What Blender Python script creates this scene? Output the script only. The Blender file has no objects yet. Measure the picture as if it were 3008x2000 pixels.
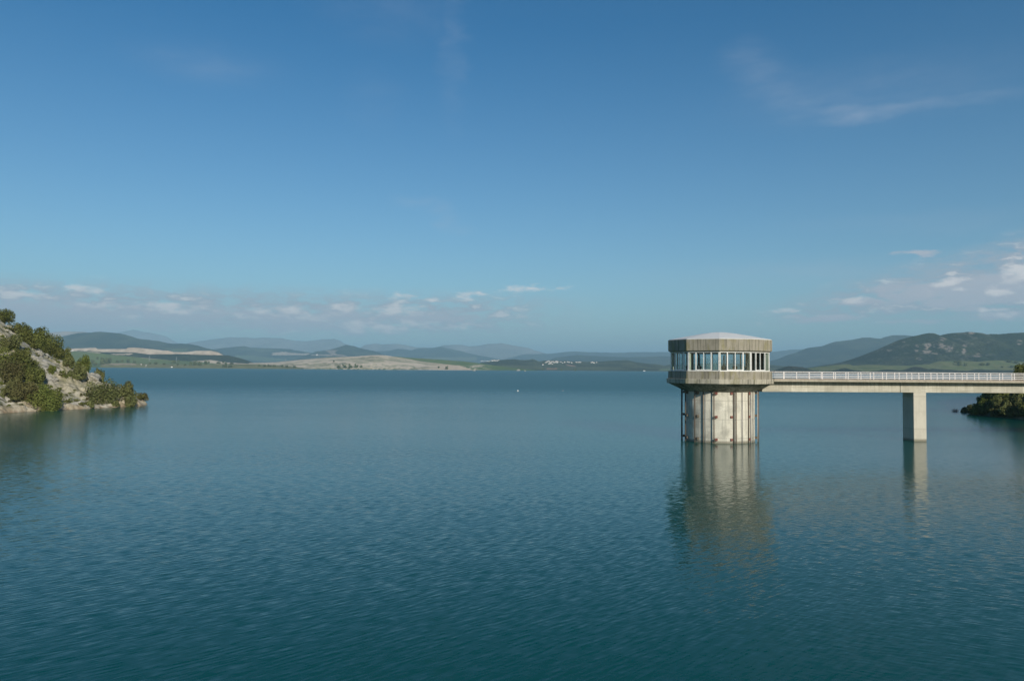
import bpy, bmesh, math, random
import numpy as np
from mathutils import Vector, Matrix

S = bpy.context.scene
COL = S.collection
R = math.radians

# ------------------------------------------------------------------ camera
F = 2285.0                       # focal length in photo pixels (18 mm on a 23.7 mm sensor)
CAMZ = 9.45
YH, SLOPE = 1081.8, 0.0075
PITCH, ROLL = math.atan((YH - 1000) / F), math.atan(SLOPE)
CAMROT = Matrix.Rotation(math.pi / 2 + PITCH, 3, 'X') @ Matrix.Rotation(ROLL, 3, 'Z')
cd = bpy.data.cameras.new('camera')
cam = bpy.data.objects.new('camera', cd)
COL.objects.link(cam)
cam.matrix_world = Matrix.Translation((0, 0, CAMZ)) @ CAMROT.to_4x4()
cd.sensor_fit = 'HORIZONTAL'
cd.sensor_width = 23.7
cd.lens = F / 3008 * 23.7
cd.clip_start, cd.clip_end = 0.5, 90000
S.camera = cam
CR = np.array(CAMROT)


def at(px, py, Y):
    """world point at distance Y (along +Y) that the photo shows at pixel px, py"""
    d = CAMROT @ Vector(((px - 1504) / F, -(py - 1000) / F, -1))
    k = Y / d.y
    return Vector((d.x * k, Y, CAMZ + d.z * k))


def water_at(px, py):
    d = CAMROT @ Vector(((px - 1504) / F, -(py - 1000) / F, -1))
    k = -CAMZ / d.z
    return Vector((d.x * k, d.y * k, 0))


def proj(P):
    """photo pixels of an (n, 3) array of points"""
    q = (np.asarray(P, float) - np.array([0, 0, CAMZ])) @ CR
    w = np.maximum(-q[:, 2], 1e-6)
    return q[:, 0] / w * F + 1504, -q[:, 1] / w * F + 1000


# ------------------------------------------------------------------ light and exposure
SUN_EL, SUN_AZ = R(21.5), R(24)                       # azimuth from -Y towards +X
to_sun = Vector((math.sin(SUN_AZ) * math.cos(SUN_EL), -math.cos(SUN_AZ) * math.cos(SUN_EL), math.sin(SUN_EL)))
sd = bpy.data.lights.new('sun', 'SUN')
sd.energy, sd.angle, sd.color = 4.3, R(0.53), (1.0, 0.93, 0.80)
sun = bpy.data.objects.new('sun', sd)
sun.rotation_euler = to_sun.to_track_quat('Z', 'Y').to_euler()
COL.objects.link(sun)
S.view_settings.view_transform = 'Standard'
S.view_settings.look = 'None'
S.view_settings.exposure = 0.0
S.view_settings.gamma = 1.0
S.view_settings.use_curve_mapping = False
S.cycles.volume_bounces = 1
S.cycles.max_bounces = 8
S.cycles.transparent_max_bounces = 24
S.cycles.use_denoising = True

W = bpy.data.worlds.new('World')
S.world = W
W.use_nodes = True


class NT:
    """small helper for wiring nodes"""
    def __init__(self, tree):
        self.t = tree

    def n(self, kind, ins=None, **kw):
        nd = self.t.nodes.new(kind)
        for k, v in kw.items():
            setattr(nd, k, v)
        for k, v in (ins or {}).items():
            s = nd.inputs[k]
            if isinstance(v, bpy.types.NodeSocket):
                self.t.links.new(v, s)
            else:
                s.default_value = v
        return nd

    def math(self, op, a, b=None, c=None, clamp=False):
        ins = {0: a}
        if b is not None:
            ins[1] = b
        if c is not None:
            ins[2] = c
        return self.n('ShaderNodeMath', ins, operation=op, use_clamp=clamp).outputs[0]

    def vmath(self, op, a, b=None, c=None, out=0):
        ins = {0: a}
        if b is not None:
            ins[1] = b
        if c is not None:
            ins[2] = c
        return self.n('ShaderNodeVectorMath', ins, operation=op).outputs[out]

    def noise(self, vec, scale, detail=4.0, rough=0.55, out=0, **kw):
        ins = {'Scale': scale, 'Detail': detail, 'Roughness': rough}
        if vec is not None:
            ins['Vector'] = vec
        ins.update(kw)
        return self.n('ShaderNodeTexNoise', ins).outputs[out]

    def ramp(self, fac, lo, hi, a=0.0, b=1.0, smooth=True):
        return self.n('ShaderNodeMapRange', {0: fac, 1: lo, 2: hi, 3: a, 4: b},
                      interpolation_type='SMOOTHSTEP' if smooth else 'LINEAR').outputs[0]

    def mix(self, fac, a, b, blend='MIX'):
        nd = self.t.nodes.new('ShaderNodeMix')
        nd.data_type = 'RGBA'
        nd.blend_type = blend
        for i, v in ((0, fac), (6, a), (7, b)):
            s = nd.inputs[i]
            if isinstance(v, bpy.types.NodeSocket):
                self.t.links.new(v, s)
            elif i == 0:
                s.default_value = v
            else:
                s.default_value = (*v, 1) if len(v) == 3 else v
        return nd.outputs[2]

    def link(self, a, b):
        self.t.links.new(a, b)


# sky: Nishita plus clouds given by their directions
wt = NT(W.node_tree)
W.node_tree.nodes.clear()
sky = wt.n('ShaderNodeTexSky', sky_type='NISHITA', sun_disc=False)
sky.sun_elevation = SUN_EL
sky.sun_rotation = math.atan2(to_sun.x, to_sun.y)
sky.altitude = 200
sky.air_density, sky.dust_density, sky.ozone_density = 1.0, 0.6, 2.2
gen = wt.n('ShaderNodeTexCoord').outputs['Generated']
sep = wt.n('ShaderNodeSeparateXYZ', {0: gen})
az = wt.math('ARCTAN2', sep.outputs[0], sep.outputs[1])
el = wt.math('ARCSINE', sep.outputs[2])
ae = wt.n('ShaderNodeCombineXYZ', {0: az, 1: el, 2: 0.0}).outputs[0]
stretched = wt.vmath('MULTIPLY', ae, (1.0, 2.4, 1.0))
nz = wt.noise(stretched, 42.0, 5.0, 0.58)
nzc = wt.noise(stretched, 26.0, 3.0, 0.55, out=1)
warp = wt.vmath('MULTIPLY', wt.vmath('SUBTRACT', nzc, (0.5, 0.5, 0.5)), (0.050, 0.016, 0.0))
aew = wt.vmath('ADD', ae, warp)


def sky_dir(px, py):
    d = (CAMROT @ Vector(((px - 1504) / F, -(py - 1000) / F, -1))).normalized()
    return math.atan2(d.x, d.y), math.asin(d.z)


def blobs(lst, src):
    acc = None
    for px, py, hw, hh, w in lst:
        a, e = sky_dir(px, py)
        sw, sh = hw / F * math.cos(a) ** 2, hh / F * math.cos(a)
        v = wt.vmath('MULTIPLY', wt.vmath('SUBTRACT', src, (a, e, 0)), (1 / sw, 1 / sh, 0))
        ln = wt.vmath('LENGTH', v, out=1)
        m = wt.n('ShaderNodeMapRange', {0: ln, 1: 0.0, 2: 2.1, 3: w, 4: 0.0}, interpolation_type='SMOOTHSTEP').outputs[0]
        acc = m if acc is None else wt.math('MAXIMUM', acc, m)
    return acc


C8 = [(100, 92, 90, 20, .75), (310, 70, 55, 20, .8), (390, 84, 50, 12, .6), (640, 138, 80, 18, .8), (740, 152, 95, 16, .75),
      (430, 138, 110, 12, .6), (1150, 155, 85, 17, .75), (1000, 185, 50, 14, .55), (1270, 180, 65, 17, .7), (1400, 146, 60, 14, .65),
      (1640, 155, 85, 15, .7), (1540, 160, 60, 12, .5), (1560, 218, 170, 22, .8), (1780, 211, 80, 9, .55), (1910, 217, 70, 13, .5),
      (1640, 108, 55, 16, .65), (1757, 113, 36, 10, .6), (1890, 95, 55, 16, .7), (1960, 91, 35, 9, .45), (2125, 71, 85, 12, .75),
      (2190, 58, 30, 9, .5), (2287, 60, 40, 9, .55), (2030, 162, 48, 18, .45), (2125, 180, 34, 13, .45), (540, 185, 50, 14, .45)]
C7 = [(1700, 268, 130, 30, .95), (2330, 190, 150, 75, 1.1), (2150, 335, 90, 40, .7), (850, 428, 130, 30, .75), (1105, 500, 60, 20, .55),
      (290, 508, 110, 26, .5), (45, 630, 95, 24, .5), (2065, 488, 110, 22, .6), (2210, 548, 95, 28, .6), (1850, 325, 60, 25, .6)]
G8 = [(230, 190, 420, 62, .75), (700, 175, 320, 40, .6), (1250, 200, 420, 45, .62), (1700, 190, 260, 40, .5)]
G7 = [(1750, 325, 560, 70, .9), (2200, 310, 330, 90, 1.3), (2050, 370, 420, 50, 1.1), (1000, 440, 250, 28, .8), (600, 572, 280, 34, .7), (1400, 380, 220, 40, .85),
      (1850, 420, 350, 40, .9), (1960, 485, 230, 28, .6), (2150, 560, 280, 38, .7), (1450, 6, 190, 20, .6), (1400, 600, 260, 18, .45)]
white = blobs([(x / 1.3876, 800 + y / 1.3876, w / 1.3876, h / 1.3876, k) for x, y, w, h, k in C8] +
              [(2200 + x / 2.92, 740 + y / 2.92, w / 2.92, h / 2.92, k) for x, y, w, h, k in C7], aew)
grey = blobs([(x / 1.3876, 800 + y / 1.3876, w / 1.3876, h / 1.3876, k) for x, y, w, h, k in G8] +
             [(2200 + x / 2.92, 740 + y / 2.92, w / 2.92, h / 2.92, k) for x, y, w, h, k in G7], aew)
nz0 = wt.math('SUBTRACT', nz, 0.5)
wm_ = wt.math('MULTIPLY', white, 3.0, clamp=True)
gm_ = wt.math('MULTIPLY', grey, 3.0, clamp=True)
wd = wt.ramp(wt.math('ADD', white, wt.math('MULTIPLY', wt.math('MULTIPLY', nz0, 2.6), wm_)), 0.12, 1.0, 0.0, 0.80)
gd = wt.ramp(wt.math('ADD', grey, wt.math('MULTIPLY', wt.math('MULTIPLY', nz0, 1.3), gm_)), 0.10, 0.58, 0.0, 0.85)
# broken banks of low cloud: one along the left and middle of the horizon, one rising to the right
bn = wt.noise(wt.vmath('MULTIPLY', aew, (1.0, 3.4, 1.0)), 30.0, 6.0, 0.60)
bandl = wt.math('MULTIPLY', wt.math('MULTIPLY', wt.ramp(el, R(1.6), R(3.2)), wt.ramp(el, R(6.0), R(4.4), 0.0, 1.0)), wt.ramp(az, R(8), R(-4)))
upper = wt.math('ADD', R(4.2), wt.math('MULTIPLY', wt.math('SUBTRACT', az, R(18)), 0.26))
bandr = wt.math('MULTIPLY', wt.math('MULTIPLY', wt.ramp(el, R(2.6), R(4.2)), wt.ramp(wt.math('SUBTRACT', el, upper), R(1.0), R(-1.0))), wt.ramp(az, R(13), R(24)))
band = wt.math('MULTIPLY', wt.math('MAXIMUM', bandl, bandr), wt.ramp(bn, 0.36, 0.60, 0.25, 0.95))
lit = wt.ramp(bn, 0.54, 0.70)
# thin cirrus strokes
cirrus = blobs([(2190, 170, 60, 34, .35), (2240, 215, 70, 34, .4), (2290, 260, 80, 30, .45), (2350, 305, 90, 24, .55), (2430, 336, 100, 17, .8), (2510, 342, 110, 15, .95),
                (2600, 324, 110, 15, .8), (2690, 308, 110, 14, .7), (2790, 296, 110, 14, .55), (2890, 284, 110, 14, .45), (2560, 270, 320, 60, .28),
                (600, 190, 150, 40, .28), (1330, 130, 30, 150, .25), (1150, 40, 150, 60, .2), (1230, 597, 60, 12, .4), (1285, 615, 35, 16, .45), (1315, 650, 24, 26, .4), (1345, 672, 40, 14, .3),
                (2500, 800, 460, 34, .5), (2800, 660, 170, 26, .3), (1100, 300, 60, 60, .12), (2700, 640, 300, 16, .2)], aew)
cz = wt.noise(wt.vmath('MULTIPLY', ae, (1.0, 3.2, 1.0)), 14.0, 5.0, 0.62)
cd_ = wt.math('MULTIPLY', cirrus, wt.ramp(cz, 0.25, 0.75, 0.10, 0.38))
tintk = wt.ramp(el, R(2.0), R(24.0), smooth=False)
skyc = wt.vmath('MULTIPLY', sky.outputs[0], wt.mix(tintk, (0.072, 0.093, 0.099), (0.012, 0.060, 0.088)))
skyc = wt.mix(wt.ramp(el, R(26.0), R(70.0), 0.0, 0.45, smooth=False), skyc, (0.0, 0.0, 0.0))
c1 = wt.mix(cd_, skyc, (0.50, 0.53, 0.62))
c15 = wt.mix(band, c1, wt.mix(lit, (0.42, 0.44, 0.50), (0.84, 0.79, 0.76)))
c2 = wt.mix(gd, c15, (0.54, 0.53, 0.58))
c3 = wt.mix(wd, c2, (0.95, 0.88, 0.84))
bg = wt.n('ShaderNodeBackground', {'Color': c3, 'Strength': 1.0})
# Nishita itself is scaled by 0.10 above so that the clouds can be mixed over it
wo = wt.n('ShaderNodeOutputWorld')
wt.link(bg.outputs[0], wo.inputs[0])


# ------------------------------------------------------------------ object helpers
def tag(o, label=None, cat=None, group=None, kind=None):
    for k, v in (('label', label), ('category', cat), ('group', group), ('kind', kind)):
        if v:
            o[k] = v
    return o


def empty(name, loc, label, cat, group=None, rz=0.0):
    o = bpy.data.objects.new(name, None)
    o.empty_display_size = 0.5
    COL.objects.link(o)
    o.location = loc
    o.rotation_euler = (0, 0, rz)
    return tag(o, label, cat, group)


def link_mesh(name, me, mat=None, parent=None):
    o = bpy.data.objects.new(name, me)
    COL.objects.link(o)
    if mat:
        for m in (mat if isinstance(mat, (list, tuple)) else [mat]):
            me.materials.append(m)
    if parent:
        o.parent = parent
    return o


def np_mesh(name, V, Fq, smooth=False, col=None):
    """mesh from numpy vertex and quad arrays, with an optional colour per vertex"""
    me = bpy.data.meshes.new(name)
    V = np.asarray(V, np.float32)
    Fq = np.asarray(Fq, np.int32)
    me.vertices.add(len(V))
    me.vertices.foreach_set('co', V.ravel())
    me.loops.add(Fq.size)
    me.loops.foreach_set('vertex_index', Fq.ravel())
    me.polygons.add(len(Fq))
    me.polygons.foreach_set('loop_start', np.arange(0, Fq.size, Fq.shape[1], dtype=np.int32))
    me.polygons.foreach_set('loop_total', np.full(len(Fq), Fq.shape[1], np.int32))
    me.polygons.foreach_set('use_smooth', np.full(len(Fq), smooth))
    me.update(calc_edges=True)
    if col is not None:
        a = me.color_attributes.new('Col', 'FLOAT_COLOR', 'POINT')
        c = np.ones((len(V), 4), np.float32)
        c[:, :3] = col
        a.data.foreach_set('color', c.ravel())
    return me


def bm_obj(name, bm, mat, parent=None, smooth=False, bevel=0.0):
    bmesh.ops.recalc_face_normals(bm, faces=bm.faces)
    if bevel:
        es = [e for e in bm.edges if len(e.link_faces) == 2 and e.calc_face_angle(0) > 0.5]
        bmesh.ops.bevel(bm, geom=es, offset=bevel, segments=1, affect='EDGES')
    me = bpy.data.meshes.new(name)
    bm.to_mesh(me)
    bm.free()
    if smooth:
        me.polygons.foreach_set('use_smooth', [True] * len(me.polygons))
    return link_mesh(name, me, mat, parent)


def box(bm, lo, hi, M=None):
    vs = [Vector((x, y, z)) for x in (lo[0], hi[0]) for y in (lo[1], hi[1]) for z in (lo[2], hi[2])]
    if M:
        vs = [M @ v for v in vs]
    b = [bm.verts.new(v) for v in vs]
    for f in ((0, 1, 3, 2), (4, 6, 7, 5), (0, 4, 5, 1), (2, 3, 7, 6), (0, 2, 6, 4), (1, 5, 7, 3)):
        bm.faces.new([b[i] for i in f])


def tube(bm, p, q, r0, r1=None, seg=10):
    r1 = r0 if r1 is None else r1
    p, q = Vector(p), Vector(q)
    d = (q - p).normalized()
    a = d.orthogonal().normalized()
    b = d.cross(a)
    A = [bm.verts.new(p + (a * math.cos(t) + b * math.sin(t)) * r0) for t in [2 * math.pi * i / seg for i in range(seg)]]
    B = [bm.verts.new(q + (a * math.cos(t) + b * math.sin(t)) * r1) for t in [2 * math.pi * i / seg for i in range(seg)]]
    for i in range(seg):
        bm.faces.new((A[i], A[(i + 1) % seg], B[(i + 1) % seg], B[i]))
    bm.faces.new(A[::-1])
    bm.faces.new(B)


def loft(bm, rings, cap=(True, True)):
    """rings: lists of equal numbers of points"""
    vr = [[bm.verts.new(p) for p in r] for r in rings]
    n = len(vr[0])
    for a, b in zip(vr, vr[1:]):
        for i in range(n):
            bm.faces.new((a[i], a[(i + 1) % n], b[(i + 1) % n], b[i]))
    if cap[0]:
        bm.faces.new(vr[0][::-1])
    if cap[1]:
        bm.faces.new(vr[-1])


# ------------------------------------------------------------------ numpy noise
def _h(ix, iy, seed):
    v = np.sin(ix * 127.1 + iy * 311.7 + seed * 74.7) * 43758.5453
    return v - np.floor(v)


def vnoise(x, y, seed=0):
    ix, iy = np.floor(x), np.floor(y)
    fx, fy = x - ix, y - iy
    fx, fy = fx * fx * (3 - 2 * fx), fy * fy * (3 - 2 * fy)
    a, b = _h(ix, iy, seed), _h(ix + 1, iy, seed)
    c, d = _h(ix, iy + 1, seed), _h(ix + 1, iy + 1, seed)
    return (a * (1 - fx) + b * fx) * (1 - fy) + (c * (1 - fx) + d * fx) * fy


def fbm(x, y, seed=0, oct=5, gain=0.5):
    s, a, t = 0, 1.0, 0
    for i in range(oct):
        s = s + a * vnoise(x * 2 ** i, y * 2 ** i, seed + i * 17)
        t += a
        a *= gain
    return s / t


def sm(x, a, b):
    t = np.clip((x - a) / (b - a), 0, 1)
    return t * t * (3 - 2 * t)


def inpoly(x, y, poly):
    r = np.zeros(x.shape, bool)
    n = len(poly)
    for i in range(n):
        x0, y0 = poly[i]
        x1, y1 = poly[(i + 1) % n]
        if y0 == y1:
            continue
        c = ((y0 > y) != (y1 > y)) & (x < (x1 - x0) * (y - y0) / (y1 - y0) + x0)
        r ^= c
    return r


# ------------------------------------------------------------------ materials
def material(name):
    m = bpy.data.materials.new(name)
    m.use_nodes = True
    m.node_tree.nodes.clear()
    return m, NT(m.node_tree)


def finish(m, t, color, rough=0.8, normal=None, spec=0.3, metal=0.0, extra=None):
    ins = {'Base Color': color if isinstance(color, bpy.types.NodeSocket) else (*color, 1), 'Roughness': rough,
           'Specular IOR Level': spec, 'Metallic': metal}
    if normal is not None:
        ins['Normal'] = normal
    ins.update(extra or {})
    p = t.n('ShaderNodeBsdfPrincipled', ins)
    o = t.n('ShaderNodeOutputMaterial')
    t.link(p.outputs[0], o.inputs[0])
    return m


def obj_co(t):
    return t.n('ShaderNodeTexCoord').outputs['Object']


def concrete(name, base, dark, moss=None, streak=0.5, moss_amt=0.4, lift=None, panel=None, patch=0.35, tide=False):
    """weathered concrete: cloudy stains, runs down the face, moss, joints between pours"""
    m, t = material(name)
    co = obj_co(t)
    big = t.noise(co, 0.55, 5, 0.62)
    run = t.noise(t.vmath('MULTIPLY', co, (3.2, 3.2, 0.16)), 1.0, 5, 0.6)
    fine = t.noise(co, 7.0, 4, 0.65)
    c = t.mix(t.ramp(big, 0.42, 0.68, 0, patch), base, dark)
    c = t.mix(t.math('MULTIPLY', t.ramp(run, 0.47, 0.66), streak), c, dark)
    if moss:
        mn = t.noise(t.vmath('MULTIPLY', co, (1.0, 1.0, 0.35)), 1.3, 5, 0.6)
        c = t.mix(t.ramp(mn, 0.50, 0.66, 0, moss_amt), c, moss)
    if lift:
        z = t.n('ShaderNodeSeparateXYZ', {0: co}).outputs[2]
        fr = t.math('FRACT', t.math('DIVIDE', t.math('ADD', z, 0.55), lift))
        ln = t.ramp(t.math('ABSOLUTE', t.math('SUBTRACT', fr, 0.5)), 0.0, 0.035, 0.5, 0.0)
        c = t.mix(ln, c, dark)
        cell = t.math('FLOOR', t.math('DIVIDE', t.math('ADD', z, 0.55), lift * 0.5))
        tone = t.n('ShaderNodeTexWhiteNoise', {'W': cell}, noise_dimensions='1D').outputs[0]
        c = t.mix(t.math('MULTIPLY', tone, 0.12), c, dark)
    if panel:
        x = t.n('ShaderNodeSeparateXYZ', {0: co}).outputs[0]
        u = t.math('DIVIDE', x, panel)
        tone = t.n('ShaderNodeTexWhiteNoise', {'W': t.math('FLOOR', u)}, noise_dimensions='1D').outputs[0]
        c = t.mix(t.math('MULTIPLY', tone, 0.5), c, dark)
        fr = t.math('ABSOLUTE', t.math('SUBTRACT', t.math('FRACT', u), 0.5))
        c = t.mix(t.ramp(fr, 0.48, 0.5, 0, 0.6), c, dark)
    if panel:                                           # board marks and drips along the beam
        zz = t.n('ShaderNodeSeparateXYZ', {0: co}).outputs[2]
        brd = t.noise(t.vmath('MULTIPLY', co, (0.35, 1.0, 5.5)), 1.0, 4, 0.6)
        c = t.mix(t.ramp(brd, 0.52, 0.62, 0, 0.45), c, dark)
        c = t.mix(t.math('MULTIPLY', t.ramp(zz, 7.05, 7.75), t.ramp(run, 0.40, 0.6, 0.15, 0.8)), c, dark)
    if tide:
        zz = t.math('ADD', t.n('ShaderNodeSeparateXYZ', {0: co}).outputs[2], t.math('MULTIPLY', t.math('SUBTRACT', fine, 0.5), 0.25))
        c = t.mix(t.ramp(zz, 0.45, 0.10, 0, 0.75), c, (0.13, 0.115, 0.075))
    c = t.mix(t.ramp(fine, 0.35, 0.7, 0.0, 0.22), c, dark)
    b = t.n('ShaderNodeBump', {'Strength': 0.35, 'Distance': 0.03, 'Height': t.math('ADD', fine, run)}).outputs[0]
    return finish(m, t, c, 0.88, b, 0.2)


M = {}
M['fascia'] = concrete('mossy_concrete', (0.37, 0.335, 0.27), (0.14, 0.13, 0.095), (0.24, 0.215, 0.085), 0.8, 0.55)
M['lip'] = concrete('stained_concrete', (0.50, 0.46, 0.37), (0.15, 0.14, 0.11), (0.22, 0.21, 0.08), 0.8, 0.35)
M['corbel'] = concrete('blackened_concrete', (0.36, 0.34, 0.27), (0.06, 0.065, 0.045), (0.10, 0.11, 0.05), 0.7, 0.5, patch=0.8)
M['shaft'] = concrete('pale_concrete', (0.73, 0.69, 0.58), (0.31, 0.295, 0.25), None, 0.45, lift=2.4, patch=0.65, tide=True)
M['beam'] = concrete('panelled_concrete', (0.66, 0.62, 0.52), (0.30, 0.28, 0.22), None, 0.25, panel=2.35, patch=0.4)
M['kerb'] = concrete('kerb_concrete', (0.40, 0.34, 0.28), (0.22, 0.19, 0.15), None, 0.3)
M['deckslab'] = concrete('deck_concrete', (0.50, 0.45, 0.35), (0.27, 0.24, 0.18), None, 0.4)
M['pier'] = concrete('pier_concrete', (0.60, 0.56, 0.47), (0.40, 0.37, 0.30), None, 0.25, lift=4.4, patch=0.4, tide=True)
M['roof'] = concrete('roof_membrane', (0.78, 0.78, 0.77), (0.60, 0.60, 0.59), None, 0.1, patch=0.35)
M['floor'] = concrete('floor_concrete', (0.30, 0.29, 0.27), (0.2, 0.19, 0.18))


def plain(name, c, rough=0.5, metal=0.0, spec=0.4, var=0.25, scale=3.0, dark=None):
    m, t = material(name)
    n = t.noise(obj_co(t), scale, 4, 0.6)
    d = dark or tuple(x * 0.6 for x in c)
    return finish(m, t, t.mix(t.ramp(n, 0.4, 0.7, 0, var * 2), c, d), rough, None, spec, metal)


M['white'] = plain('white_paint', (0.80, 0.79, 0.76), 0.45)
M['rail'] = plain('railing_paint', (0.72, 0.68, 0.66), 0.5)
M['pipe'] = plain('rusty_pipe', (0.11, 0.095, 0.07), 0.7, dark=(0.16, 0.07, 0.035))
M['pipe_pale'] = plain('galvanised_pipe', (0.42, 0.40, 0.38), 0.5, 0.3)
M['red'] = plain('red_primer', (0.24, 0.085, 0.065), 0.7)
M['machine'] = plain('machine_paint', (0.03, 0.05, 0.055), 0.5)
M['panel'] = plain('brown_panel', (0.34, 0.25, 0.17), 0.6, scale=1.0)
M['buoy'] = plain('buoy_plastic', (0.82, 0.82, 0.80), 0.4)
M['house_white'] = plain('whitewash', (0.80, 0.79, 0.76), 0.8, var=0.1, scale=0.1)
M['house_roof'] = plain('roof_tile', (0.34, 0.20, 0.13), 0.8, scale=0.3)
M['steel'] = plain('pylon_steel', (0.45, 0.46, 0.47), 0.5, 0.4)
M['bark'] = plain('bark', (0.12, 0.09, 0.065), 0.9, scale=6)
m, t = material('pale_rock')
co = obj_co(t)
n1_, n2_ = t.noise(co, 0.9, 6, 0.65), t.noise(co, 3.5, 5, 0.7)
c = t.mix(t.ramp(n1_, 0.4, 0.62), (0.48, 0.45, 0.38), (0.30, 0.29, 0.26))
c = t.mix(t.ramp(n2_, 0.52, 0.64, 0, 0.7), c, (0.11, 0.11, 0.07))
M['rock'] = finish(m, t, c, 0.95, t.n('ShaderNodeBump', {'Strength': 1.0, 'Distance': 0.25, 'Height': n2_}).outputs[0], 0.1)
M['twig'] = plain('dead_twigs', (0.32, 0.21, 0.17), 0.9)

# thin window glass: mostly see-through, slightly teal, mirror-like at a slant
m, t = material('teal_glass')
fr = t.n('ShaderNodeFresnel', {'IOR': 1.5}).outputs[0]
tr = t.n('ShaderNodeBsdfTransparent', {'Color': (0.92, 0.985, 0.99, 1)})
gl = t.n('ShaderNodeBsdfGlossy', {'Color': (1, 1, 1, 1), 'Roughness': 0.02})
front = t.math('SUBTRACT', 1.0, t.n('ShaderNodeNewGeometry').outputs['Backfacing'])
mx = t.n('ShaderNodeMixShader', {0: t.math('MULTIPLY', t.math('MULTIPLY', fr, 0.6, clamp=True), front), 1: tr.outputs[0], 2: gl.outputs[0]})
t.link(mx.outputs[0], t.n('ShaderNodeOutputMaterial').inputs[0])
M['glass'] = m


def foliage(name, dark, light, warm):
    m, t = material(name)
    a = t.n('ShaderNodeAttribute', attribute_name='Col')
    s = t.n('ShaderNodeSeparateColor', {0: a.outputs['Color']})
    c = t.mix(s.outputs[0], dark, light)
    c = t.mix(t.math('MULTIPLY', s.outputs[1], 0.45), c, warm)
    df = t.n('ShaderNodeBsdfDiffuse', {'Color': c})
    tl = t.n('ShaderNodeBsdfTranslucent', {'Color': c})
    mx = t.n('ShaderNodeMixShader', {0: 0.18, 1: df.outputs[0], 2: tl.outputs[0]})
    t.link(mx.outputs[0], t.n('ShaderNodeOutputMaterial').inputs[0])
    return m


M['pine'] = foliage('pine_needles', (0.055, 0.072, 0.021), (0.205, 0.225, 0.065), (0.13, 0.11, 0.04))
M['olive'] = foliage('olive_leaves', (0.068, 0.084, 0.030), (0.23, 0.245, 0.095), (0.16, 0.13, 0.06))
M['bright'] = foliage('bright_leaves', (0.075, 0.10, 0.024), (0.21, 0.245, 0.065), (0.18, 0.16, 0.05))
M['brownish'] = foliage('dull_leaves', (0.062, 0.068, 0.025), (0.175, 0.175, 0.068), (0.13, 0.09, 0.045))


def terrain(name, speck=0.0, speck_scale=0.1, speck_col=(0.03, 0.045, 0.02), nscale=0.02, amt=0.35, bump=0.0):
    """ground: colour from its fields and rocks, broken up by noise and dotted with scrub"""
    m, t = material(name)
    co = obj_co(t)
    a = t.n('ShaderNodeAttribute', attribute_name='Col').outputs['Color']
    n = t.noise(co, nscale, 6, 0.65)
    c = t.mix(t.ramp(n, 0.35, 0.68, 0, amt), a, t.vmath('MULTIPLY', a, (0.5, 0.52, 0.5)))
    if speck:
        s = t.noise(co, speck_scale, 3, 0.7)
        c = t.mix(t.ramp(s, 0.5, 0.62, 0, speck), c, speck_col)
    nrm = None
    if bump:
        nrm = t.n('ShaderNodeBump', {'Strength': 0.7, 'Distance': bump, 'Height': t.noise(co, speck_scale * 1.3, 3, 0.6)}).outputs[0]
    return finish(m, t, c, 0.95, nrm, 0.1)


# ------------------------------------------------------------------ water
m, t = material('lake_water')
pos = t.n('ShaderNodeNewGeometry').outputs['Position']


def wave(angle, length, along, seed, detail=2.0, rough=0.5):
    """signed slope of one family of ripples whose crests run at `angle` from +X"""
    rt = t.n('ShaderNodeVectorRotate', {'Vector': pos, 'Angle': -angle}, rotation_type='Z_AXIS').outputs[0]
    sc = t.vmath('MULTIPLY', rt, (1.0 / along, 1.0 / length, 0.0))
    n = t.noise(t.vmath('ADD', sc, (seed * 13.7, seed * 7.3, seed)), 1.0, detail, rough)
    return t.math('SUBTRACT', n, 0.5)


xy = t.n('ShaderNodeSeparateXYZ', {0: pos})
side = t.ramp(t.math('SUBTRACT', xy.outputs[0], t.math('MULTIPLY', xy.outputs[1], 0.12)), -2.0, 22.0)      # ripples turn on the tower's side of the lake
sx = sy = None
for ang, ln, al, a0, a1, seed in ((R(42), 0.145, 0.95, 0.40, 0.17, 1), (R(-26), 0.135, 0.85, 0.08, 0.35, 2), (R(70), 0.10, 0.30, 0.07, 0.07, 3),
                                  (R(8), 0.11, 0.45, 0.08, 0.08, 6), (R(36), 0.5, 2.2, 0.05, 0.035, 5), (R(8), 2.6, 7.0, 0.03, 0.03, 4)):
    amp = t.n('ShaderNodeMapRange', {0: side, 1: 0.0, 2: 1.0, 3: a0, 4: a1}).outputs[0]
    s = t.math('MULTIPLY', wave(ang, ln, al, seed), amp)
    a, b = t.math('MULTIPLY', s, math.sin(ang)), t.math('MULTIPLY', s, -math.cos(ang))
    sx = a if sx is None else t.math('ADD', sx, a)
    sy = b if sy is None else t.math('ADD', sy, b)
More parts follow.
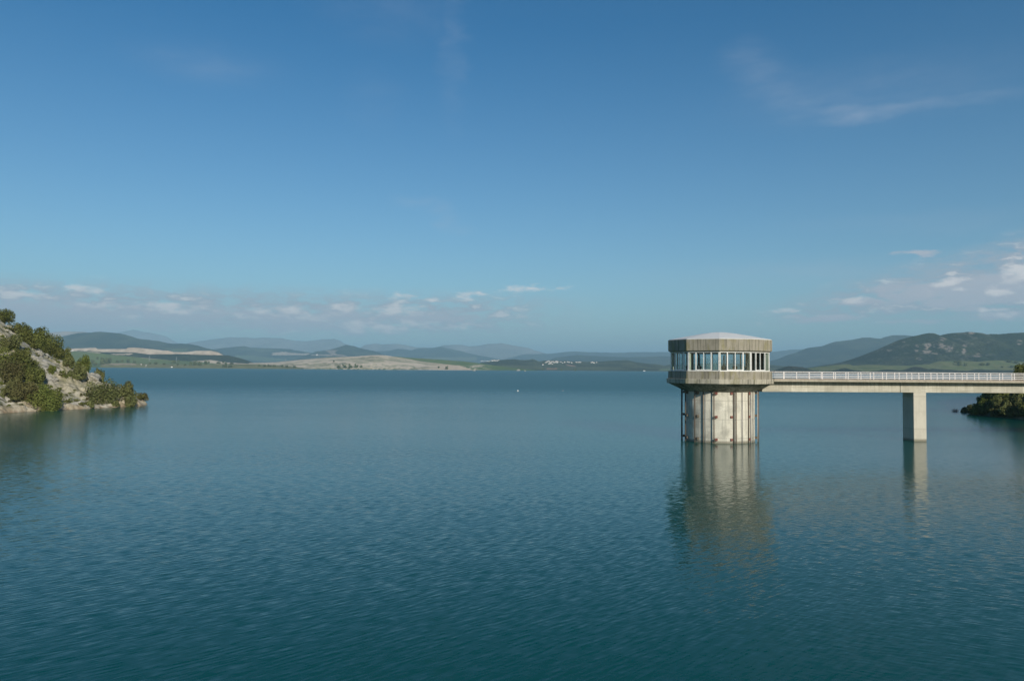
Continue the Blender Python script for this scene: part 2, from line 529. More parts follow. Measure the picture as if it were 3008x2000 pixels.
# cat's-paws: calmer and rougher stretches of water
pat = t.noise(t.vmath('MULTIPLY', pos, (0.006, 0.022, 0.0)), 1.0, 4, 0.55)
py_ = t.math('ADD', xy.outputs[1], t.math('MULTIPLY', t.math('SUBTRACT', t.noise(t.vmath('MULTIPLY', pos, (0.012, 0.02, 0)), 1.0, 3, 0.5), 0.5), 50.0))
calm = t.math('MULTIPLY', t.ramp(py_, 48, 80), t.ramp(py_, 105, 165, 1.0, 0.0))
k = t.math('SUBTRACT', t.ramp(pat, 0.3, 0.7, 0.6, 1.35), t.math('MULTIPLY', calm, 0.45))
k = t.math('ADD', k, t.ramp(py_, 130, 420, 0.0, 0.6))
wr = t.math('ADD', t.ramp(py_, 30, 100, 0.05, 0.16), t.ramp(py_, 120, 420, 0.0, 0.15))     # ripples too fine to model
nv = t.n('ShaderNodeCombineXYZ', {0: t.math('MULTIPLY', sx, k), 1: t.math('MULTIPLY', sy, k), 2: 1.0}).outputs[0]
nv = t.vmath('NORMALIZE', nv)
tint = t.noise(t.vmath('MULTIPLY', pos, (0.01, 0.02, 0.0)), 1.0, 4, 0.5)
wc = t.mix(tint, (0.0005, 0.064, 0.048), (0.0005, 0.076, 0.059))
finish(m, t, wc, wr, nv, 0.37, extra={'IOR': 1.333})
M['water'] = m

bm = bmesh.new()
xs = [-40000, -3000, -400, 0, 400, 3000, 40000]
ys = [-600, 0, 200, 600, 2500, 8000, 40000]
g = [[bm.verts.new((x, y, 0)) for x in xs] for y in ys]
for j in range(len(ys) - 1):
    for i in range(len(xs) - 1):
        bm.faces.new((g[j][i], g[j][i + 1], g[j + 1][i + 1], g[j + 1][i]))
tag(bm_obj('lake_water', bm, M['water']), kind='structure')

# ------------------------------------------------------------------ intake tower
TC = at(2113, 1086, 105)
TX, TY = TC.x, TC.y
TOCAM = math.atan2(-TY, -TX)                       # direction from the tower to the camera
tower = empty('intake_tower', (TX, TY, 0), 'ten-sided concrete intake tower with a glazed control room standing in the lake', 'tower', rz=TOCAM)
# in the tower's own frame +X looks at the camera and -Y is to the photo's left... (+Y to its right)


def dec(r, z, n=10):
    return [Vector((r * math.cos(2 * math.pi * i / n), r * math.sin(2 * math.pi * i / n), z)) for i in range(n)]


def decm(r, z, sub):
    """decagon with `sub` points on each side"""
    p = dec(r, z)
    return [p[i].lerp(p[(i + 1) % 10], k / sub) for i in range(10) for k in range(sub)]


def circ(r, z, n):
    return [Vector((r * math.cos(2 * math.pi * i / n), r * math.sin(2 * math.pi * i / n), z)) for i in range(n)]


ZC0, ZC1 = 6.58, 7.66          # corbel
ZL1 = 8.27                     # lip slab top
ZP0, ZP1 = 8.31, 9.27          # parapet
ZF0, ZF1 = 11.93, 13.38        # fascia
bm = bmesh.new()
loft(bm, [circ(4.56, z, 80) for z in (-6.0, -1.0, 1.5, 4.0, ZC0 + 0.25)], (True, True))
shaft = bm_obj('shaft', bm, M['shaft'], tower)
shaft.data.polygons.foreach_set('use_smooth', [len(p.vertices) == 4 for p in shaft.data.polygons])
bm = bmesh.new()
loft(bm, [circ(4.60, ZC0, 80), [a.lerp(b, 0.45) + Vector((0, 0, 0)) for a, b in zip(circ(4.60, ZC0 + 0.02, 80), decm(7.0, ZC1, 8))], decm(7.0, ZC1 - 0.002, 8)], (True, True))
bm_obj('corbel', bm, M['corbel'], tower)
bm = bmesh.new()
loft(bm, [dec(7.18, ZC1), dec(7.22, ZL1)])
bm_obj('ring_slab', bm, M['lip'], tower, bevel=0.03)
bm = bmesh.new()
loft(bm, [dec(7.0, ZL1 - 0.04), dec(6.98, ZP1)], (False, False))
loft(bm, [dec(6.55, ZP1), dec(6.55, ZL1 - 0.04)], (False, False))
bmv = bm.verts
bm.verts.ensure_lookup_table()
for i in range(10):
    j = (i + 1) % 10
    bm.faces.new((bm.verts[10 + i], bm.verts[10 + j], bm.verts[20 + j], bm.verts[20 + i]))
bm_obj('parapet', bm, M['fascia'], tower)
bm = bmesh.new()
loft(bm, [dec(6.5, ZL1 + 0.006), dec(6.5, ZL1 + 0.15)])
bm_obj('floor_slab', bm, M['floor'], tower)
bm = bmesh.new()
loft(bm, [dec(6.72, ZF0 - 0.16), dec(6.98, ZF0), dec(7.0, ZF1 - 0.06), dec(6.95, ZF1)])
bm_obj('fascia', bm, M['fascia'], tower)
bm = bmesh.new()
loft(bm, [dec(6.9, ZF1 + 0.003), dec(6.9, ZF1 + 0.06), dec(4.6, ZF1 + 0.50), dec(2.2, ZF1 + 0.94), dec(0.8, ZF1 + 1.12), dec(0.1, ZF1 + 1.15)])
bm_obj('roof', bm, M['roof'], tower)
# concrete posts at the corners of the control room
for i in range(10):
    a = 2 * math.pi * i / 10
    bm = bmesh.new()
    MM = Matrix.Rotation(a, 4, 'Z')
    box(bm, (6.26, -0.17, ZL1 + 0.15), (6.52, 0.17, ZF0 - 0.165), MM)
    bm_obj('corner_post', bm, M['lip'], tower)
# glazing, one window per side; the side towards the bridge is closed by a panel with a door
RW = 6.62
AP = RW * math.cos(math.pi / 10)
HALF = RW * math.sin(math.pi / 10)
BR_FACE = 3
for i in range(10):
    MM = Matrix.Rotation(2 * math.pi * (i + 0.5) / 10, 4, 'Z') @ Matrix.Translation((AP, 0, 0))
    z0, z1 = ZP1 + 0.004, ZF0 - 0.168
    w = HALF - 0.03
    bm = bmesh.new()
    if i == BR_FACE:
        box(bm, (-0.12, -w, z0 - 0.9), (-0.02, w, z1), MM)
        pn = bm_obj('wall_panel', bm, M['panel'], tower)
        bm = bmesh.new()
        box(bm, (-0.018, -0.5, z0 - 0.8), (0.03, 0.5, z1 - 0.45), MM)
        bm_obj('door', bm, M['machine'], pn)
        continue
    box(bm, (-0.10, -w, z0), (0.06, w, z0 + 0.12), MM)              # sill rail
    box(bm, (-0.10, -w, z1 - 0.09), (0.04, w, z1), MM)              # head rail
    q = w * 0.5
    zb, zt = z0 + 0.121, z1 - 0.091
    for u, hw in ((-w + 0.045, 0.045), (-q, 0.07), (0.0, 0.042), (q, 0.07), (w - 0.045, 0.045)):
        box(bm, (-0.09, u - hw, zb), (0.05 if hw > 0.06 else 0.03, u + hw, zt), MM)
    box(bm, (-0.03, -q + 0.071, zb), (0.07, -0.043, zb + 0.10), MM)   # bottom rails of the sliding pair
    box(bm, (-0.03, 0.043, zb), (0.07, q - 0.071, zb + 0.10), MM)
    wn = bm_obj('window', bm, M['white'], tower)
    for a, b in ((-w + 0.09, -q - 0.07), (-q + 0.07, -0.042), (0.042, q - 0.07), (q + 0.07, w - 0.09)):
        bm = bmesh.new()
        lo = zb + (0.101 if abs(a + b) < 2 * q else 0.0)
        box(bm, (-0.055, a + 0.001, lo), (-0.04, b - 0.001, zt), MM)
        bm_obj('pane', bm, M['glass'], wn)

# pipes and gate guides up the shaft: (angle from the camera direction, stand-off radius, tube radius, kind)
ZT = ZC0 + 0.25


def pipe(deg, r, rad, mat, z1=ZT, brackets=(), bside=1, bred=True, bw=0.30):
    a = R(deg)
    bm = bmesh.new()
    x, y = r * math.cos(a), r * math.sin(a)
    tube(bm, (x, y, -3.0), (x, y, z1), rad, seg=8)
    p = bm_obj('pipe', bm, M[mat], tower, smooth=True)
    for z in brackets:
        bm = bmesh.new()
        MM = Matrix.Rotation(a, 4, 'Z')
        y0 = bside * (rad + 0.02)
        y1 = bside * (rad + 0.02 + bw)
        box(bm, (4.50, min(y0, y1), z - 0.05), (4.58, max(y0, y1), z + 0.05), MM)
        ym = bside * (rad + bw * 0.72)
        box(bm, (4.52, ym - 0.14, z - 0.15), (r + 0.03, ym + 0.14, z + 0.15), MM)
        box(bm, (4.4, -0.05, z - 0.035), (r - rad * 0.5, 0.05, z + 0.035), MM)
        bm_obj('bracket', bm, M['red' if bred else 'pipe'], p)
    return p


LV = (6.42, 3.40, 0.48)
pipe(-94, 5.02, 0.075, 'pipe', 7.05, LV, 1, False, 0.12)
pipe(-86, 4.86, 0.05, 'pipe_pale', 6.9)
pipe(-66, 4.80, 0.08, 'pipe', brackets=LV, bside=1, bred=False, bw=0.2)
pipe(-40, 4.86, 0.075, 'pipe', brackets=LV, bside=1, bred=False)
pipe(-26, 4.66, 0.07, 'pipe')
pipe(-22.5, 4.60, 0.03, 'pipe_pale')
pipe(-8, 4.88, 0.07, 'pipe', brackets=LV, bside=1)
pipe(22.5, 4.66, 0.06, 'pipe', brackets=LV, bside=-1)
pipe(25.8, 4.80, 0.06, 'pipe')
pipe(37.2, 4.61, 0.03, 'pipe_pale')
pipe(39, 4.61, 0.03, 'pipe_pale')
pipe(52, 4.66, 0.06, 'pipe', brackets=LV, bside=1, bw=0.2)
pipe(57, 4.72, 0.055, 'pipe_pale')
pipe(66, 4.70, 0.04, 'pipe_pale')
pipe(84, 4.92, 0.06, 'pipe_pale', 6.9)
pipe(94, 5.06, 0.06, 'pipe', 7.05, LV, -1, False, 0.12)

# gate hoists inside the control room: pedestal, spindle tube and handwheel
hl = ['dark gate hoist behind the middle of the control room glazing', 'gate hoist behind the second glazed side from the left',
      'gate hoist behind the left end of the control room glazing', 'gate hoist at the back left of the control room',
      'gate hoist at the back of the control room beside the bridge door', 'gate hoist behind the right half of the control room glazing']
for n_, (deg, r, hh) in enumerate(((8, 4.2, 1.75), (-38, 4.3, 2.1), (-75, 4.2, 1.6), (-140, 4.2, 2.0), (150, 4.2, 2.0), (62, 4.0, 2.1))):
    a = R(deg) + TOCAM
    h = empty('gate_hoist', (TX + r * math.cos(a), TY + r * math.sin(a), ZL1 + 0.153), hl[n_], 'hoist', 'gate hoists in the control room')
    bm = bmesh.new()
    loft(bm, [circ(0.42, 0, 14), circ(0.42, 0.25, 14), circ(0.30, 0.35, 14), circ(0.26, 1.15, 14), circ(0.34, 1.3, 14), circ(0.30, 1.5, 14), circ(0.14, 1.62, 14)])
    bm_obj('pedestal', bm, M['machine'], h, smooth=False)
    bm = bmesh.new()
    tube(bm, (0, 0, 1.62), (0, 0, 1.62 + hh * 0.75), 0.09)
    bm_obj('spindle', bm, M['machine'], h)
    bm = bmesh.new()
    for k in range(16):
        p = [Vector((0.38 * math.cos(t_), 0.38 * math.sin(t_), 1.42)) for t_ in (2 * math.pi * k / 16, 2 * math.pi * (k + 1) / 16)]
        tube(bm, p[0], p[1], 0.025, seg=6)
    for k in range(3):
        t_ = 2 * math.pi * k / 3
        tube(bm, (0.3 * math.cos(t_), 0.3 * math.sin(t_), 1.42), (0.38 * math.cos(t_), 0.38 * math.sin(t_), 1.42), 0.02, seg=6)
    bm_obj('handwheel', bm, M['machine'], h)

# ------------------------------------------------------------------ footbridge
BDIR = math.atan(0.08)
bridge = empty('footbridge', (TX, TY, 0), 'long concrete access bridge with white railings leading to the intake tower', 'bridge', rz=BDIR)
XE = 88.0                                           # far end, on the right bank


def slab(name, x0, x1, y0, y1, z0, z1, mat, bev=0.02):
    bm = bmesh.new()
    box(bm, (x0, y0, z0), (x1, y1, z1))
    return bm_obj(name, bm, mat, bridge, bevel=bev)


slab('deck', 6.35, XE, -2.5, 2.5, 7.97, 8.15, M['deckslab'])
for s_ in (-1, 1):
    slab('kerb', 6.6, XE, min(s_ * 2.46, s_ * 2.12), max(s_ * 2.46, s_ * 2.12), 8.154, 8.34, M['kerb'])
JX = at(2630, 1130, 107).x - TX
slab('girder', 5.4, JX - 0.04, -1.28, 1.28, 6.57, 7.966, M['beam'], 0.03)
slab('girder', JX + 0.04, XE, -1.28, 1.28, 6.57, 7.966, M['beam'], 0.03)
slab('girder_joint', JX - 0.038, JX + 0.038, -1.2, 1.2, 6.62, 7.96, M['corbel'], 0)
# pier: its left and right edges in the photo fix where it stands along the bridge


def bridge_x(px, off):
    """distance along the bridge at which the line `off` metres beside its centre crosses pixel column px"""
    c, s = math.cos(BDIR), math.sin(BDIR)
    k = (px - 1504) / F - 0.0075 * 0.045
    # TX + u c - off s = k (TY + u s + off c)
    return (k * (TY + off * c) - TX + off * s) / (c - k * s)


p0, p1 = bridge_x(2683.4, -1.3), bridge_x(2720.5, -1.3)
bm = bmesh.new()
box(bm, (p0, -1.30, -7), (p1, 1.30, 6.566))
pier = bm_obj('pier', bm, M['pier'], bridge, bevel=0.03)
# railings
for s_, phase, nm in ((-1, bridge_x(2340.3, -2.29), 'near'), (1, bridge_x(2340.3, 2.29), 'far')):
    y = s_ * 2.29
    bm = bmesh.new()
    for z, hz, hy in ((9.26, 0.04, 0.05), (9.02, 0.034, 0.03), (8.77, 0.034, 0.03), (8.53, 0.034, 0.03)):
        box(bm, (6.62, y - hy, z - hz), (XE, y + hy, z + hz))
    rl = bm_obj('railing', bm, M['rail'], bridge)
    n0 = -int((phase - 6.7) / 1.78)
    bm = bmesh.new()
    box(bm, (-0.05, -0.045, 8.344), (0.05, 0.045, 9.214))
    box(bm, (-0.11, -0.08, 8.342), (0.11, 0.08, 8.36))
    me = None
    k = n0
    while phase + k * 1.78 < XE - 1:
        x = phase + k * 1.78
        if me is None:
            po = bm_obj('post', bm, M['rail'], rl)
            me = po.data
        else:
            po = bpy.data.objects.new('post', me)
            COL.objects.link(po)
            po.parent = rl
        po.location = (x, y, 0)
        k += 1

# ------------------------------------------------------------------ buoys
for px, py, r_, lb in ((1521, 1149, 0.34, 'larger white round buoy afloat on the open lake'), (1654, 1148, 0.2, 'small pale buoy farther right on the open lake')):
    p = water_at(px, py)
    b = empty('buoy', (p.x, p.y, 0), lb, 'buoy', 'buoys on the lake')
    bm = bmesh.new()
    bmesh.ops.create_uvsphere(bm, u_segments=16, v_segments=10, radius=r_)
    bmesh.ops.translate(bm, verts=bm.verts, vec=(0, 0, r_ * 0.45))
    bm_obj('float', bm, M['buoy'], b, smooth=True)
    bm = bmesh.new()
    tube(bm, (0, 0, r_ * 1.4), (0, 0, r_ * 1.8), 0.04, seg=6)
    bm_obj('mooring_eye', bm, M['pipe'], b)

# ------------------------------------------------------------------ far terrain
ALLHILLS = {}


def grid_faces(nr, nc):
    i = np.arange(nr * nc).reshape(nr, nc)
    return np.stack([i[:-1, :-1].ravel(), i[:-1, 1:].ravel(), i[1:, 1:].ravel(), i[1:, :-1].ravel()], 1)


def hill(name, prof, D, front, back, colf, mat, seed=1, nx=260, nf=46, rough=0.10, power=1.0, jag=0.6, foot=-3.0, ridge_wander=0.15):
    """a hill whose crest line stands at distance D; prof = photo outline of the crest"""
    px = np.linspace(prof[0][0], prof[-1][0], nx)
    py = np.interp(px, [p[0] for p in prof], [p[1] for p in prof])
    py = py + (fbm(px / 14, px * 0, seed, 4) - 0.5) * 2 * jag
    P = np.array([at(a, b, D) for a, b in zip(px, py)])
    X, H = P[:, 0], np.maximum(P[:, 2], foot + 0.5)
    H = H - 0
    wl = max(front, 1) * 0.35
    rows = []
    for j in range(nf + 1):                                   # j = 0 front foot, nf = crest
        s = 1 - j / nf
        Y = D - front * s * (1 + 0.10 * (fbm(X / wl, X * 0, seed + 5, 3) - 0.5) * 2)
        Z = foot + (H - foot) * (1 - s) ** power
        n = fbm(X / wl * 1.6 + 3, Y / wl, seed + 9, 6, 0.56) - 0.5
        Z = Z + n * 2 * rough * np.abs(H - foot) * 4 * s * (1 - s)
        rows.append(np.stack([X, Y, Z], 1))
    for j in range(1, 9):
        s = j / 8
        Y = np.full_like(X, D + back * s)
        rows.append(np.stack([X, Y, foot + (H - foot) * (1 - s) ** 1.2], 1))
    V = np.concatenate(rows)
    nr = nf + 9
    PX, PY = proj(V)
    n1 = fbm(V[:, 0] / wl * 2.2, V[:, 1] / wl * 2.2, seed + 31, 5)
    n2 = fbm(V[:, 0] / wl * 9, V[:, 1] / wl * 9, seed + 57, 4)
    jx, jy = (n2 - 0.5) * 8, (n1 - 0.5) * 4
    c = np.asarray(colf(PX + jx, PY + jy, n1, n2, V), float)
    me = np_mesh(name, V, grid_faces(nr, nx), True, c)
    o = link_mesh(name, me, mat)
    tag(o, kind='structure')
    ALLHILLS[len(ALLHILLS)] = (name, X, D, front, H, foot, power)
    return o


def lerp3(a, b, k):
    k = np.clip(k, 0, 1)[:, None]
    return np.array(a) * (1 - k) + np.array(b) * k


FOREST, SCRUB = (0.034, 0.052, 0.024), (0.085, 0.102, 0.052)
TAN, SAND, GREEN, OLIVE = (0.58, 0.46, 0.34), (0.74, 0.61, 0.47), (0.17, 0.21, 0.075), (0.26, 0.25, 0.11)
mat_forest = terrain('wooded_slope', 0.85, 0.085, (0.016, 0.026, 0.012), 0.012, 0.45, 9.0)
mat_scrub = terrain('scrub_slope', 0.55, 0.06, (0.03, 0.042, 0.02), 0.012, 0.35, 4.0)
mat_field = terrain('field', 0.16, 0.03, (0.09, 0.11, 0.05), 0.01, 0.3)
mat_far = terrain('distant_slope', 0.3, 0.01, (0.04, 0.055, 0.03), 0.004, 0.35)


def c_forest(PX, PY, n1, n2, V):
    return lerp3(FOREST, SCRUB, sm(n1, 0.42, 0.66))


def patches(base, plist):
    def f(PX, PY, n1, n2, V):
        c = base(PX, PY, n1, n2, V)
        for poly, a, b in plist:
            k = inpoly(PX, PY, poly)
            c[k] = lerp3(a, b, n2)[k]
        return c
    return f


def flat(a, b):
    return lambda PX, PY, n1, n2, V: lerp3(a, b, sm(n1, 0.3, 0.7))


# farthest blue mountains
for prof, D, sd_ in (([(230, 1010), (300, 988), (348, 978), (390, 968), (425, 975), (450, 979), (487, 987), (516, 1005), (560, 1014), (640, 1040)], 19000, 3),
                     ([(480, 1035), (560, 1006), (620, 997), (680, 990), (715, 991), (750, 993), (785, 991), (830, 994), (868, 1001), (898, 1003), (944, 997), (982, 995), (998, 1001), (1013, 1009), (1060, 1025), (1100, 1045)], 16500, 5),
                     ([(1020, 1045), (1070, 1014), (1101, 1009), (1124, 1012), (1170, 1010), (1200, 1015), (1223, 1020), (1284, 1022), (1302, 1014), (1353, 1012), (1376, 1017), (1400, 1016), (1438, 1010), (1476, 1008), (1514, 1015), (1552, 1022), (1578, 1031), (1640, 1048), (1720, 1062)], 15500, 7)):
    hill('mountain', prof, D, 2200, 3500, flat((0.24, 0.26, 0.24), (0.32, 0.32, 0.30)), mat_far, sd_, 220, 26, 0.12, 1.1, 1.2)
hill('hill', [(60, 1010), (100, 990), (140, 977), (190, 973), (250, 975), (300, 985), (360, 1005), (420, 1030)], 11500, 1500, 1500, flat(TAN, (0.40, 0.34, 0.26)), mat_field, 11, 150, 30, 0.05, 1.0, 0.5)
# blue ridges in the middle distance
hill('hill', [(1080, 1055), (1101, 1033), (1113, 1031), (1147, 1029), (1170, 1024), (1193, 1027), (1208, 1029), (1231, 1023), (1261, 1023), (1292, 1018), (1330, 1026), (1360, 1033), (1400, 1042), (1450, 1052), (1500, 1060), (1560, 1075)],
     13000, 2200, 1500, patches(c_forest, [([(1240, 1049), (1400, 1049), (1400, 1060), (1240, 1056)], (0.16, 0.2, 0.1), OLIVE)]), mat_forest, 13, 240, 36, 0.10, 1.0, 0.8)
hill('hill', [(1440, 1075), (1490, 1052), (1545, 1040), (1616, 1039), (1654, 1034), (1675, 1032), (1731, 1034), (1807, 1036), (1870, 1034), (1972, 1034), (2100, 1040), (2200, 1038), (2260, 1035), (2284, 1032), (2321, 1027), (2360, 1026), (2450, 1030), (2600, 1045)],
     14000, 2600, 1500, c_forest, mat_forest, 17, 320, 36, 0.10, 1.0, 0.7)
hill('hill', [(1560, 1078), (1634, 1050), (1692, 1043), (1781, 1047), (1850, 1049), (1950, 1046), (2050, 1052), (2150, 1056), (2260, 1060), (2330, 1075)],
     9500, 1500, 1000, c_forest, mat_forest, 19, 200, 30, 0.10, 1.0, 0.7)
# patchwork hills left of the middle
TANP = [(TAN, (0.38, 0.32, 0.24))]
hill('hill', [(560, 1040), (600, 1030), (640, 1024), (700, 1018), (718, 1016), (735, 1021), (799, 1023), (853, 1025), (866, 1029), (914, 1036), (960, 1044), (1010, 1056)],
     10500, 1700, 1200, patches(c_forest, [([(800, 1037), (835, 1033), (860, 1036), (914, 1038), (905, 1043), (800, 1043)], TAN, SAND),
                                          ([(735, 1023), (799, 1024), (830, 1030), (760, 1035)], (0.15, 0.18, 0.09), SCRUB),
                                          ([(690, 1042), (760, 1047), (860, 1058), (780, 1062), (690, 1052)], (0.16, 0.20, 0.09), (0.13, 0.18, 0.08))]), mat_scrub, 23, 240, 44, 0.08, 1.0, 0.6)
hill('hill', [(880, 1056), (906, 1041), (929, 1032), (959, 1029), (990, 1021), (1017, 1013), (1043, 1017), (1063, 1024), (1101, 1031), (1130, 1042), (1150, 1055)],
     9200, 1300, 900, patches(c_forest, [([(955, 1031), (975, 1029), (994, 1029), (984, 1036), (990, 1041), (1017, 1043), (1016, 1046), (975, 1045), (968, 1038)], (0.44, 0.34, 0.27), TAN),
                                        ([(915, 1041), (975, 1042), (975, 1046), (915, 1044)], TAN, SAND)]), mat_forest, 29, 180, 40, 0.08, 1.0, 0.8)
# big wooded hill on the left
hill('hill', [(40, 1030), (100, 1008), (161, 991), (180, 989), (230, 978), (259, 977), (294, 974.5), (311, 975.5), (352, 979), (383, 987), (402, 994), (434, 998), (466, 1002), (484, 1006), (507, 1010), (535, 1009), (554, 1010), (580, 1015), (605, 1022), (631, 1027), (641, 1033), (665, 1046), (700, 1062)],
     7500, 1200, 1200, patches(c_forest, [([(474, 1021), (505, 1024), (552, 1025), (548, 1033), (511, 1033), (490, 1026)], (0.15, 0.20, 0.09), (0.18, 0.21, 0.10))]), mat_forest, 31, 320, 50, 0.06, 1.0, 0.9)
# pale ploughed land below it
hill('field', [(150, 1040), (194, 1024), (241, 1023), (279, 1021), (287, 1025), (371, 1025), (375, 1021), (402, 1021), (452, 1026), (476, 1029), (491, 1029), (511, 1034), (548, 1034), (577, 1030), (618, 1030), (640, 1034), (654, 1042), (690, 1060)],
     4500, 220, 400, patches(flat(SAND, TAN), [([(200, 1030), (260, 1031), (340, 1036), (290, 1036), (210, 1032)], (0.18, 0.17, 0.11), (0.12, 0.12, 0.07)),
                                              ([(180, 1031), (320, 1041), (320, 1048), (180, 1040)], OLIVE, TAN)]), mat_field, 37, 300, 30, 0.03, 1.0, 0.25)
hill('scrub_ridge', [(270, 1045), (300, 1035), (338, 1034.5), (391, 1035), (440, 1041), (484, 1040), (542, 1040), (573, 1042), (669, 1043.5), (688, 1048), (713, 1054), (732, 1061), (760, 1070)],
     4100, 260, 300, patches(flat((0.045, 0.06, 0.03), (0.07, 0.085, 0.045)), [([(327, 1039), (392, 1038.5), (385, 1043), (327, 1043)], TAN, SAND)]), mat_forest, 41, 260, 24, 0.03, 1.0, 0.7)
hill('field', [(150, 1052), (216, 1032), (269, 1035), (320, 1041), (415, 1050), (440, 1052.5), (480, 1056), (497, 1058), (554, 1061), (575, 1060), (618, 1057), (643, 1061), (669, 1064.5), (726, 1068), (790, 1074)],
     3750, 240, 300, patches(flat(GREEN, (0.17, 0.22, 0.07)), [([(558, 1061), (618, 1055), (660, 1062), (740, 1068), (740, 1071), (640, 1069), (600, 1064)], TAN, SAND),
                                                             ([(420, 1047), (500, 1055), (500, 1059), (415, 1052)], TAN, OLIVE)]), mat_field, 43, 280, 30, 0.03, 1.0, 0.25)
hill('lake_bank', [(200, 1062), (260, 1066), (320, 1067), (400, 1067), (480, 1069), (560, 1071), (640, 1069), (700, 1069), (760, 1070), (830, 1074), (900, 1080)],
     3250, 120, 200, patches(flat(OLIVE, (0.21, 0.20, 0.09)), [([(310, 1067), (390, 1066), (400, 1071), (300, 1072)], TAN, (0.40, 0.30, 0.19)),
                                                             ([(200, 1058), (300, 1060), (290, 1085), (200, 1085)], (0.10, 0.15, 0.05), GREEN)]), mat_field, 47, 240, 26, 0.03, 0.8, 0.2)
# the bare peninsula and the green slope behind it


def c_pen(PX, PY, n1, n2, V):
    st = fbm(V[:, 0] / 160 + n1 * 1.5, V[:, 1] / 26 + n1 * 4, 71, 4)
    c = lerp3(SAND, (0.46, 0.42, 0.28), sm(st, 0.40, 0.60))
    c = c * (1 - 0.35 * sm(st, 0.62, 0.7))[:, None]
    k = sm(PX, 1230, 1330) * sm(1092 - (PY - 1061) - PX * 0.0, 0, 30)
    c = c * (1 - k[:, None]) + np.array((0.74, 0.58, 0.42)) * k[:, None]
    g = sm(PY, 1078, 1083) * sm(n2, 0.4, 0.6) * sm(1300 - PX, 0, 100)
    c = c * (1 - g[:, None]) + np.array((0.16, 0.19, 0.08)) * g[:, None]
    return c


hill('peninsula', [(690, 1082), (735, 1066), (807, 1064), (860, 1058.5), (914, 1054), (959, 1050), (1005, 1048), (1040, 1047), (1086, 1043.5), (1109, 1042.7), (1135, 1044), (1185, 1052), (1235, 1061), (1321, 1071), (1351, 1074), (1376, 1082), (1400, 1090)],
     3450, 250, 300, c_pen, mat_field, 53, 380, 60, 0.025, 0.85, 0.25)


def c_penback(PX, PY, n1, n2, V):
    c = lerp3((0.13, 0.20, 0.06), (0.19, 0.23, 0.08), sm(n1, 0.3, 0.7))
    k = sm(n2, 0.52, 0.6) * sm(PX, 1340, 1360) * sm(1450 - PX, 0, 40) * sm(PY, 1070, 1074)
    return c * (1 - k[:, None]) + np.array(SAND) * k[:, None]


hill('peninsula', [(1110, 1060), (1147, 1046), (1193, 1050), (1284, 1056), (1360, 1061), (1400, 1065.5), (1451, 1073), (1527, 1082), (1575, 1087), (1610, 1093)],
     3700, 300, 300, c_penback, mat_field, 59, 240, 34, 0.02, 0.85, 0.2)
# low land across the lake, with the white village


def c_vill(PX, PY, n1, n2, V):
    c = lerp3((0.055, 0.070, 0.035), (0.13, 0.145, 0.075), sm(n1, 0.38, 0.64))
    for poly, a in (([(1662, 1068), (1690, 1073), (1690, 1078), (1664, 1074)], (0.36, 0.25, 0.18)), ([(1606, 1081), (1636, 1081), (1636, 1086), (1606, 1086)], (0.38, 0.24, 0.15)),
                    ([(1935, 1084), (1990, 1082), (1990, 1090), (1935, 1089)], (0.17, 0.22, 0.1))):
        c[inpoly(PX, PY, poly)] = a
    return c


hill('hill', [(1380, 1075), (1420, 1064), (1463, 1057), (1509, 1055), (1540, 1058), (1565, 1055), (1583, 1061), (1603, 1059), (1705, 1062), (1756, 1062), (1820, 1058), (1845, 1058), (1870, 1064), (1909, 1069), (1934, 1070), (1949, 1074), (1965, 1072), (2040, 1068), (2120, 1066), (2200, 1070), (2270, 1072), (2360, 1080), (2460, 1093)],
     4700, 700, 600, c_vill, mat_scrub, 61, 380, 40, 0.04, 0.9, 0.8)
# right-hand hills
hill('hill', [(2180, 1085), (2260, 1060), (2284, 1055), (2316, 1042), (2337, 1036), (2360, 1026), (2373, 1022), (2413, 1017), (2437, 1008), (2458, 1003), (2501, 998.5), (2534, 991.5), (2558, 991.5), (2579, 994.5), (2587, 994.5), (2598, 990), (2622, 985), (2652, 984), (2674, 986), (2760, 995), (2900, 1010)],
     8200, 1700, 1200, c_forest, mat_forest, 67, 340, 44, 0.07, 1.0, 0.7)


def c_right(PX, PY, n1, n2, V):
    c = lerp3((0.036, 0.056, 0.024), (0.075, 0.09, 0.042), sm(n1, 0.40, 0.66))
    for x, y, rx, ry in ((2693, 1023, 7, 11), (2724, 1030, 13, 9), (2746, 1038, 9, 5), (2784, 1025, 19, 9), (2832, 1031, 6, 9), (2835, 1015, 6, 4), (2700, 1054, 9, 4), (2872, 1043, 14, 5),
                         (2772, 997, 8, 5), (2855, 977, 9, 4), (2612, 1028, 8, 4), (2995, 1005, 8, 7), (2727, 1015, 10, 7), (2760, 1015, 18, 8), (2845, 1055, 6, 2), (2655, 1005, 5, 3)):
        d = ((PX - x) / rx) ** 2 + ((PY - y) / ry) ** 2
        k = sm(1.5 - d, 0, 1.0) * sm(n2, 0.40, 0.56)
        c = c * (1 - k[:, None]) + np.array((0.42, 0.34, 0.28)) * k[:, None]
    k = sm(n2, 0.62, 0.68) * 0.35 * sm(2950 - PX, 0, 60)
    return c * (1 - k[:, None]) + np.array((0.30, 0.28, 0.22)) * k[:, None]


